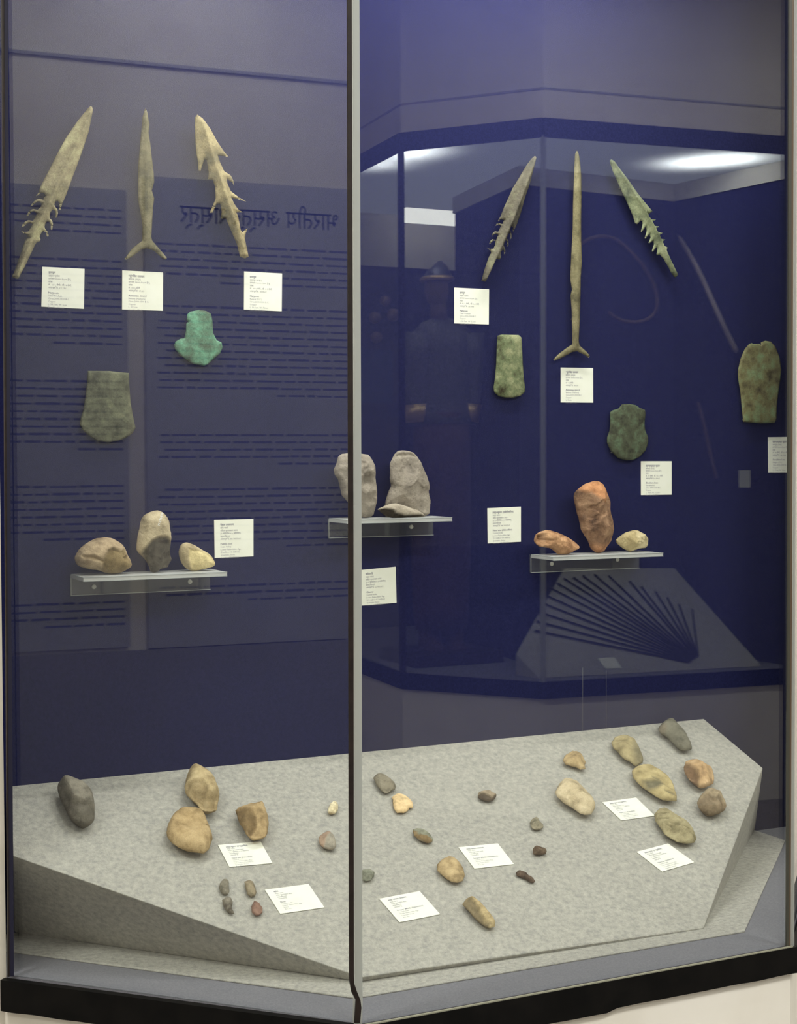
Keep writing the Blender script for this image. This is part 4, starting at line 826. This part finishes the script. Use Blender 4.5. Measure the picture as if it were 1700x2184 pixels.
floor_stone(tr(*Z9, [(205, 290), (250, 210), (330, 150), (430, 128), (500, 165), (570, 250), (660, 340), (730, 430), (780, 540), (815, 620), (810, 670), (720, 685), (620, 670), (540, 620), (430, 510), (340, 410), (250, 380), (215, 330)]), .034, smat('smooth_grey_celt', [(102, 98, 82), (120, 116, 98), (130, 126, 108)], [(120, 104, 82), (134, 118, 96), (142, 126, 104)], 30, bump=.4), 'smooth grey celt at the far back corner of the platform', 86, round_it=1, flake=.15, k=.85, rough=.008, res=38,
 zones=[{'px': tr(*Z9, [(190, 290), (250, 250), (340, 300), (320, 400), (230, 370)]), 'd': .003, 'c': .6, 'soft': .004}])
floor_stone(tr(*Z9, [(668, 980), (700, 890), (790, 865), (900, 880), (1040, 930), (1150, 980), (1200, 1080), (1220, 1190), (1200, 1290), (1110, 1330), (1040, 1362), (960, 1350), (860, 1280), (760, 1210), (700, 1120), (670, 1050)]), .044, smat('orange_buff_stone', [(176, 132, 84), (198, 156, 104), (208, 170, 120)], [(120, 82, 54), (138, 98, 66), (148, 110, 78)], 34), 'rounded orange-buff stone with a dark flat side near the platform edge', 87, k=.75, facets=6, scars=2, res=38,
 zones=[{'px': tr(*Z9, [(650, 960), (700, 940), (760, 1050), (850, 1110), (910, 1230), (930, 1350), (850, 1300), (680, 1130)]), 'd': .010, 'c': .85, 'soft': .003}])
floor_stone(tr(*Z9, [(905, 1640), (950, 1530), (1040, 1440), (1140, 1405), (1250, 1420), (1350, 1490), (1420, 1590), (1440, 1690), (1410, 1770), (1330, 1820), (1220, 1855), (1130, 1850), (1020, 1790), (940, 1720)]), .044, smat('grey_brown_stone', [(146, 124, 92), (164, 142, 108), (174, 152, 118)], [(112, 84, 58), (130, 100, 70), (142, 112, 82)], 34), 'round grey-brown stone with a curved step near the platform edge', 88, k=.75, facets=3, res=40,
 zones=[{'px': tr(*Z9, [(890, 1640), (1060, 1590), (1130, 1670), (1200, 1690), (1270, 1620), (1330, 1580), (1450, 1660), (1420, 1800), (1220, 1880), (1000, 1800)]), 'd': .007, 'c': .45, 'soft': .0025}])

# two thin nylon threads hanging against the back panel
for x0, y0, y1 in ((1243, 1424, 1561), (1293, 1430, 1556)):
    a = on_wall(x0, y0, .003); b_ = on_wall(x0-.5, y1, .003)
    t = tube('nylon_thread', [a, (a[0], -.003, b_[2]-.01)], .00028, plain('nylon', (.25, .25, .24), .4), None, 5, origin=(a[0], -.003, b_[2]-.01))
    tag(t, 'thin pale nylon thread hanging on the blue panel behind the platform', 'thread', 'nylon threads on the panel')

# worn white patch on the black trim's left end
chip = tr(0, 1900, .176471, [(105, 1230), (130, 1140), (180, 1170), (205, 1130), (240, 1150), (268, 1210), (262, 1290), (225, 1340), (170, 1370), (120, 1380), (140, 1320), (108, 1290)])
nA = np.array([-.73, -.683, 0]); dA = nA@np.array([A0[0], A0[1], 0])+.0192
pts = [hit(p[0], p[1], nA, dA) for p in chip]
ch = mesh_obj('worn_paint', [p for p in pts] + [p+nA*.0012 for p in pts], [tuple(range(len(pts))), tuple(range(len(pts), 2*len(pts)))] + [(i, (i+1) % len(pts), len(pts)+(i+1) % len(pts), len(pts)+i) for i in range(len(pts))], plain('scuffed_pale_paint', (.5, .48, .52), .6))
ch.parent = trim_1

# ------------------------------------------------------------------ what the panes mirror: the gallery opposite
PANE_L = (np.array([-.7304, -.6830, 0]), np.array([A0[0], A0[1], 0.]))
PANE_M = (np.array([0, -1., 0]), np.array([0, PANE_Y, 0.]))
def refl(px, py, pane_, n, d):
    """place seen in the mirror image at a pixel: ray off the pane, then onto the plane n.p = d"""
    pn, pp = pane_
    r = ray(px, py); t = ((pp-O)@pn)/(r@pn); h = O+r*t
    r = r - 2*(r@pn)*pn; n = np.array(n, float)
    return h + r*((d-n@h)/(n@r))
# --- printed panels on the left gallery wall
WX = RX0
PLN = ((1, 0, 0), WX+.016)
def wl(px, py):
    p = refl(px, py, PANE_L, *PLN); return p[1], p[2]
M['panel'] = noise_mat('pale_panel_print', [(.42, .42, .43), (.46, .46, .47)], 3, .6, 2)
M['panel_ink'] = plain('navy_panel_ink', (.012, .013, .07), .6)
M['dado'] = plain('grey_dado_paint', (.30, .29, .28), .6)
M['rail'] = plain('grey_rail_paint', (.38, .38, .39), .6)
M['panel_text'] = plain('blue_panel_text', (.15, .15, .27), .6)
structure(box('trim_dado', (WX, RY0, FZ), (WX+.02, -.25, wl(300, 1387)[1]), M['dado']))
z_rail = wl(350, 138)[1]
structure(box('trim_rail', (WX, RY0, z_rail-.006), (WX+.012, -.25, z_rail+.006), M['rail']))
rnd = random.Random(5)
def text_panel(x_l, x_r, y_t, y_b, label, rows, title=None):
    ya, zt = wl(x_r, y_t); yb, _ = wl(x_l, y_t); _, zb = wl((x_l+x_r)/2, y_b)
    o = box('text_panel', (WX+.001, ya, zb), (WX+.015, yb, zt), M['panel'], origin=(WX+.008, (ya+yb)/2, zb))
    tag(o, label, 'panel', 'printed gallery panels')
    V = []; Fc = []
    W = yb-ya
    for z0, n_l, x0, x1 in rows:
        for k in range(n_l):
            z = z0-k*.0285; y = ya+W*x0; end = ya+W*x1*(1 if k < n_l-1 else rnd.uniform(.4, .9))
            while y < end-.03:
                ln = min(rnd.uniform(.03, .11), end-y); b0 = len(V); hh = rnd.uniform(.0034, .0046)
                V += [(WX+.0156, y, z), (WX+.0156, y+ln, z), (WX+.0156, y+ln, z+hh*2), (WX+.0156, y, z+hh*2)]
                Fc.append((b0, b0+1, b0+2, b0+3)); y += ln+rnd.uniform(.008, .014)
    tag(mesh_obj('printed_text', V, Fc, M['panel_text'], o, origin=(WX+.0156, (ya+yb)/2, zb)), kind='stuff')
    if title:
        y0, z0 = wl(716, 492); y1, z1 = wl(376, 484)
        tv_, tf_ = text_mesh([(title, 0, 0, .06, False)], None)
        mx_ = max(a for a, b in tv_); sc = (y1-y0)/mx_
        vv = [(WX+.0158, y0+a*sc, z0+b*sc*1.25) for a, b in tv_]
        mesh_obj('printed_heading', vv, tf_, M['panel_ink'], o, origin=(WX+.0158, (y0+y1)/2, z0))
    return o
_, zt_ = wl(520, 400); zz = lambda py: wl(520, py)[1]; zl = lambda py: wl(140, py)[1]
text_panel(300, 760, 405, 1372, 'pale printed text panel with a Hindi heading on the left gallery wall',
  [(zz(530), 6, .06, .95), (zz(660), 13, .06, .95), (zz(930), 5, .06, .95), (zz(1045), 9, .06, .95), (zz(1250), 3, .06, .95)], 'भारतीय अस्त्र शस्त्र')
text_panel(-40, 262, 405, 1388, 'narrower pale printed text panel beside the heading panel',
  [(zl(445), 4, .04, .93), (zl(555), 12, .04, .96), (zl(815), 10, .04, .96), (zl(1040), 8, .04, .96), (zl(1290), 4, .04, .96)])

# --- the case across the gallery, wrapped round a pillar
V0, V1, V2, V3 = (3.38, -6.5), (3.21, -4.75), (3.63, -4.19), (4.99, -4.03)
B0, B1, B2 = (4.03, -5.74), (3.88, -4.81), (4.87, -4.91)
opp = [V1, V2, V3, (4.99, -6.5), V0]
structure(prism('floor_opposite_case', opp, -.05, 0.0, M['fabric_floor']))
pm = lambda px, py, z: refl(px, py, PANE_M, (0, 0, 1), z)
structure(prism('ceiling_opposite_case', opp, ZC, ZC+.04, diffuser('opal_ceiling_opposite', [tuple(pm(1470, 348, ZC)), tuple(pm(1525, 342, ZC)), tuple(pm(1570, 338, ZC)), tuple(pm(790, 350, ZC)), tuple(pm(850, 330, ZC)), tuple(pm(880, 318, ZC))], 1.1, 14.0, .15)))
def offs(a, b, d):
    a = np.array(a); b = np.array(b); t = (b-a)/np.linalg.norm(b-a); return np.array([-t[1], t[0]])*d
structure(prism('wall_opposite_plinth', opp, FZ, -.07, M['plinth']))
structure(prism('wall_opposite_fascia', opp, ZC+.06, RZ, M['white_wall']))
for i, (a, b) in enumerate(((V0, V1), (V1, V2), (V2, V3))):
    structure(strip_wall('trim_opposite_sill_%d' % i, a, b, -.075, 0.0, .012, M['black_trim']))
    structure(strip_wall('trim_opposite_header_%d' % i, a, b, ZC-.01, ZC+.075, .012, M['navy_trim']))
    structure(strip_wall('trim_opposite_groove_%d' % i, a, b, ZC+.20, ZC+.209, .004, M['rail']))
    structure(strip_wall('window_opposite_%d' % i, np.array(a)+(np.array(b)-np.array(a))*.01, np.array(b)-(np.array(b)-np.array(a))*.01, 0, ZC-.01, -.006, M['glass']))
for p, hw, mt in ((V1, .012, 'gasket'), (V2, .009, 'strip')):
    structure(prism('trim_opposite_post', [(p[0]-hw, p[1]-hw), (p[0]+hw, p[1]-hw), (p[0]+hw, p[1]+hw), (p[0]-hw, p[1]+hw)], 0, ZC, M[mt]))
core = [B1, B2, (4.87, -5.76), B0]
structure(prism('wall_pillar', core, 0, ZC-.10, M['fabric']))
structure(prism('trim_pillar_cornice', [(B1[0]-.01, B1[1]+.01), (B2[0], B2[1]+.01), (4.87, -5.76), (B0[0]-.01, B0[1]-.01)], ZC-.10, ZC-.012, M['white_wall']))
structure(prism('wall_partition', [B2, (4.96, -4.06), (4.99, -4.06), (4.90, -4.91)], 0, ZC-.10, M['fabric']))
structure(prism('trim_partition_cornice', [(B2[0]-.01, B2[1]), (4.95, -4.06), (4.99, -4.06), (4.90, -4.91)], ZC-.10, ZC-.012, M['white_wall']))
ZR = refl(900, 572, PANE_M, (0, 1, 0), -6.48)[2]
structure(box('wall_opposite_rear', (3.38, -6.55, 0), (4.99, -6.5, ZR), M['fabric']))
structure(box('wall_opposite_rear_top', (3.38, -6.55, ZR), (4.99, -6.49, ZC), M['white_wall']))
rw = lambda px, py, off=.03: refl(px, py, PANE_M, (0, 1, 0), -6.5+off)
for px, py, r_ in ((824, 641, .03), (803, 677, .035), (842, 671, .04), (806, 719, .035)):
    c = rw(px, py); d_ = np.array([0, .02, 0])
    o = tube('shield_boss', [c-d_, c, c+d_*.6], [r_, r_*.9, r_*.3], plain('dull_brass', (.4, .28, .14), .45, .5, .5), None, 16, origin=tuple(c-d_))
    tag(o, 'small round brass boss on the rear wall of the opposite case', 'boss', 'brass bosses across the gallery')
q0 = rw(768, 745, .01); q1 = rw(838, 860, .01)
o = box('cloth_panel', (min(q0[0], q1[0]), -6.498, q1[2]), (max(q0[0], q1[0]), -6.485, q0[2]), noise_mat('blue_cloth', [(.02, .06, .2), (.03, .09, .26)], 20, .9), origin=(q0[0], -6.49, q1[2]))
tag(o, 'bright blue cloth panel on the rear wall of the opposite case', 'cloth')
lp = refl(868, 470, PANE_M, (0, 1, 0), -6.22); lq = refl(975, 441, PANE_M, (0, 1, 0), -6.22)
e_ = box('wall_lamp', (lp[0], -6.30, lp[2]), (lq[0]+.1, -6.22, lq[2]), emission('lit_tube_cover', (1, .98, .9), 9.0))
tag(e_, 'glowing lamp bar at the rear of the case across the gallery', 'lamp')
# sloping grey board with a fan of arrows
F1 = pm(1150, 1446, .004); F2 = pm(1625, 1420, .004)
wn = np.array([B2[1]-B1[1], -(B2[0]-B1[0]), 0.]); wn /= np.linalg.norm(wn); wd_ = wn@np.array([B1[0], B1[1], 0])
if wn[1] < 0: wn, wd_ = -wn, -wd_
K1 = refl(1205, 1212, PANE_M, wn, wd_+.004); K2 = refl(1440, 1212, PANE_M, wn, wd_+.004)
bn = np.cross(F2-F1, K1-F1); bn /= np.linalg.norm(bn)
if bn[2] < 0: bn = -bn
bd = bn@F1
onb = lambda px, py, off=0: refl(px, py, PANE_M, bn, bd+off)
quad = [F1, F2, onb(1440, 1212), onb(1205, 1212), onb(1102, 1395)]
v = [tuple(p) for p in quad] + [(p[0], p[1], .001) for p in quad]; n5 = 5
bo = mesh_obj('arrow_board', v, [(0, 1, 2, 3, 4), (9, 8, 7, 6, 5)] + [(i, (i+1) % 5, 5+(i+1) % 5, 5+i) for i in range(5)], M['carpet'], origin=tuple(np.mean(v, 0)*[1, 1, 0]))
tag(bo, 'grey felt covered sloping board in the opposite case, seen mirrored in the glass', 'board')
M['arrow'] = plain('dark_arrow_wood', (.012, .010, .010), .6)
tips = [(1142, 1345), (1146, 1325), (1150, 1305), (1155, 1285), (1162, 1268), (1172, 1252), (1190, 1244), (1205, 1234), (1225, 1232), (1245, 1228), (1270, 1226), (1300, 1228), (1345, 1240), (1370, 1252), (1400, 1262), (1425, 1275), (1450, 1290), (1478, 1300)]
for i, tp in enumerate(tips):
    a = onb(tp[0], tp[1], .008); b = onb(1470+i*1.2, 1412-i*.8, .008)
    o = tube('arrow', [a, a+(b-a)*.04, b], [.006, .0045, .0045], M['arrow'], None, 6, origin=tuple(b))
    tag(o, 'thin dark arrow in the fan on the opposite sloping board', 'arrow', 'arrows fanned out on the board')
cq = [onb(1277, 1405, .002), onb(1312, 1402, .002), onb(1327, 1425, .002), onb(1293, 1427, .002)]
o = mesh_obj('label_card', [p for p in cq]+[p+bn*.0015 for p in cq], [(0, 1, 2, 3), (7, 6, 5, 4), (0, 4, 5, 1), (1, 5, 6, 2), (2, 6, 7, 3), (3, 7, 4, 0)], M['card'], origin=tuple(np.mean(cq, 0)))
tag(o, 'pale card lying on the board of arrows across the gallery', 'label card')
onw = lambda px, py, off=.02: refl(px, py, PANE_M, wn, wd_+off)
pt = lambda px, py, off=.02: refl(px, py, PANE_M, (-1, 0, 0), -4.90+off)
M['bow'] = noise_mat('bow_wood', [(.16, .10, .075), (.25, .17, .13)], 20, .5)
def curve_pts(P, n=5):
    out = []
    for i in range(len(P)-1):
        p0 = P[max(i-1, 0)]; p1 = P[i]; p2 = P[i+1]; p3 = P[min(i+2, len(P)-1)]
        for k in range(n):
            t = k/n
            out.append(.5*((2*p1)+(-p0+p2)*t+(2*p0-5*p1+4*p2-p3)*t*t+(-p0+3*p1-3*p2+p3)*t**3))
    return out+[P[-1]]
o = tube('bow', curve_pts([onw(*p) for p in ((1240, 520), (1270, 505), (1310, 508), (1345, 535), (1385, 585), (1403, 635), (1395, 670), (1365, 686), (1325, 682), (1300, 665))]), .009, M['bow'], None, 8, origin=tuple(onw(1310, 508)))
tag(o, 'curled wooden bow hanging on the pillar wall across the gallery', 'bow')
o = tube('long_bow', curve_pts([pt(*p) for p in ((1449, 500), (1490, 575), (1520, 640), (1550, 705), (1572, 750))]), [.006]+[.013]*19+[.01], noise_mat('pale_bow_wood', [(.3, .25, .22), (.4, .33, .28)], 14, .5), None, 8, origin=tuple(pt(1572, 750)))
tag(o, 'pale slightly curved bow stave on the partition across the gallery', 'bow')
o = tube('spear', curve_pts([pt(*p) for p in ((1490, 858), (1502, 900), (1515, 960), (1530, 1020))]), .008, M['bow'], None, 8, origin=tuple(pt(1530, 1020)))
tag(o, 'dark thin spear shaft on the partition across the gallery', 'spear')
cq = [pt(1578, 1003, .004), pt(1602, 1003, .004), pt(1602, 1040, .004), pt(1578, 1040, .004)]
o = mesh_obj('label_card', [p for p in cq]+[p+np.array([-.0015, 0, 0]) for p in cq], [(0, 1, 2, 3), (7, 6, 5, 4), (0, 4, 5, 1), (1, 5, 6, 2), (2, 6, 7, 3), (3, 7, 4, 0)], M['card'], origin=tuple(np.mean(cq, 0)))
tag(o, 'pale card pinned on the partition across the gallery', 'label card')
# armoured mannequin
P0 = pm(935, 1408, .004); yk = P0[1]
mp = lambda px, py: refl(px, py, PANE_M, (0, 1, 0), yk)
me_ = empty('armour_mannequin', (P0[0], P0[1], .0)); tag(me_, 'robed mannequin in mail coat and peaked helmet in the opposite case, seen mirrored', 'mannequin')
def lathe(name, rows, ratio, mat, seg=20, dy=0):
    v = []; f = []
    for cx, py, hw in rows:
        c = mp(cx, py); r = abs(mp(cx+hw, py)[0]-c[0])
        for k in range(seg):
            a = 2*math.pi*k/seg; v.append((c[0]+r*math.cos(a), c[1]+dy+r*ratio*math.sin(a), c[2]))
    n = len(rows)
    for i in range(n-1):
        for k in range(seg): f.append((i*seg+k, i*seg+(k+1) % seg, (i+1)*seg+(k+1) % seg, (i+1)*seg+k))
    f += [tuple(range(seg)), tuple((n-1)*seg+k for k in range(seg))]
    c = mp(rows[-1][0], rows[-1][1])
    return mesh_obj(name, v, f, mat, me_, smooth=True, origin=(c[0], c[1]+dy, c[2]))
M['robe'] = noise_mat('maroon_robe', [(.05, .022, .02), (.09, .045, .04)], 12, .85)
M['mail'] = noise_mat('iron_mail', [(.07, .07, .07), (.16, .16, .16)], 90, .5, metallic=.4)
M['skinm'] = plain('mannequin_skin', (.16, .11, .08), .6)
M['helmet'] = plain('dark_steel_helmet', (.12, .12, .13), .35, .5, .6)
M['brass'] = plain('brass', (.6, .42, .18), .35, .5, .7)
lathe('robe', [(945, 880, 56), (943, 960, 58), (942, 1060, 60), (942, 1180, 60), (942, 1300, 56), (942, 1340, 52)], .6, M['robe'])
lathe('mail_coat', [(945, 678, 18), (945, 690, 44), (945, 708, 60), (945, 760, 62), (945, 830, 58), (945, 884, 60), (945, 905, 64)], .55, M['mail'])
lathe('neck', [(935, 640, 14), (938, 685, 17)], 1, M['skinm'])
lathe('head', [(932, 590, 18), (932, 605, 22), (932, 625, 22), (933, 642, 18), (934, 655, 10)], 1.1, M['skinm'])
he = lathe('helmet', [(940, 556, 3), (939, 568, 14), (936, 580, 23), (934, 594, 27), (934, 599, 28)], 1.1, M['helmet'])
lathe('helmet_brim', [(934, 590, 28), (933, 595, 32), (932, 600, 30)], 1.15, M['brass'])
for sgn, c in ((-1, 884), (1, 1004)):
    a = mp(945+sgn*54, 712); b = mp(c-sgn*0, 800); d = mp(c-sgn*6, 905)
    tube('arm', [a, (a+b)/2, b, (b+d)/2, d], [.085, .075, .062, .058, .045], M['mail'], me_, 10, origin=tuple(a))
    tube('arm_guard', [mp(c-sgn*3, 862), mp(c-sgn*6, 900)], [.066, .056], M['brass'], me_, 10, origin=tuple(b))
for dx in (-24, 24):
    a = mp(942+dx, 1335); b = mp(942+dx, 1380)
    tube('boot', [a, b, b+np.array([0, .09, -.02])], [.06, .06, .045], M['robe'], me_, 8, origin=tuple(b))
b0 = mp(942, 1384)
prism('stand', [(b0[0]-.24, b0[1]-.2), (b0[0]+.24, b0[1]-.2), (b0[0]+.24, b0[1]+.2), (b0[0]-.24, b0[1]+.2)], .001, max(.01, b0[2]), M['gasket'], me_, origin=(b0[0], b0[1], .001))
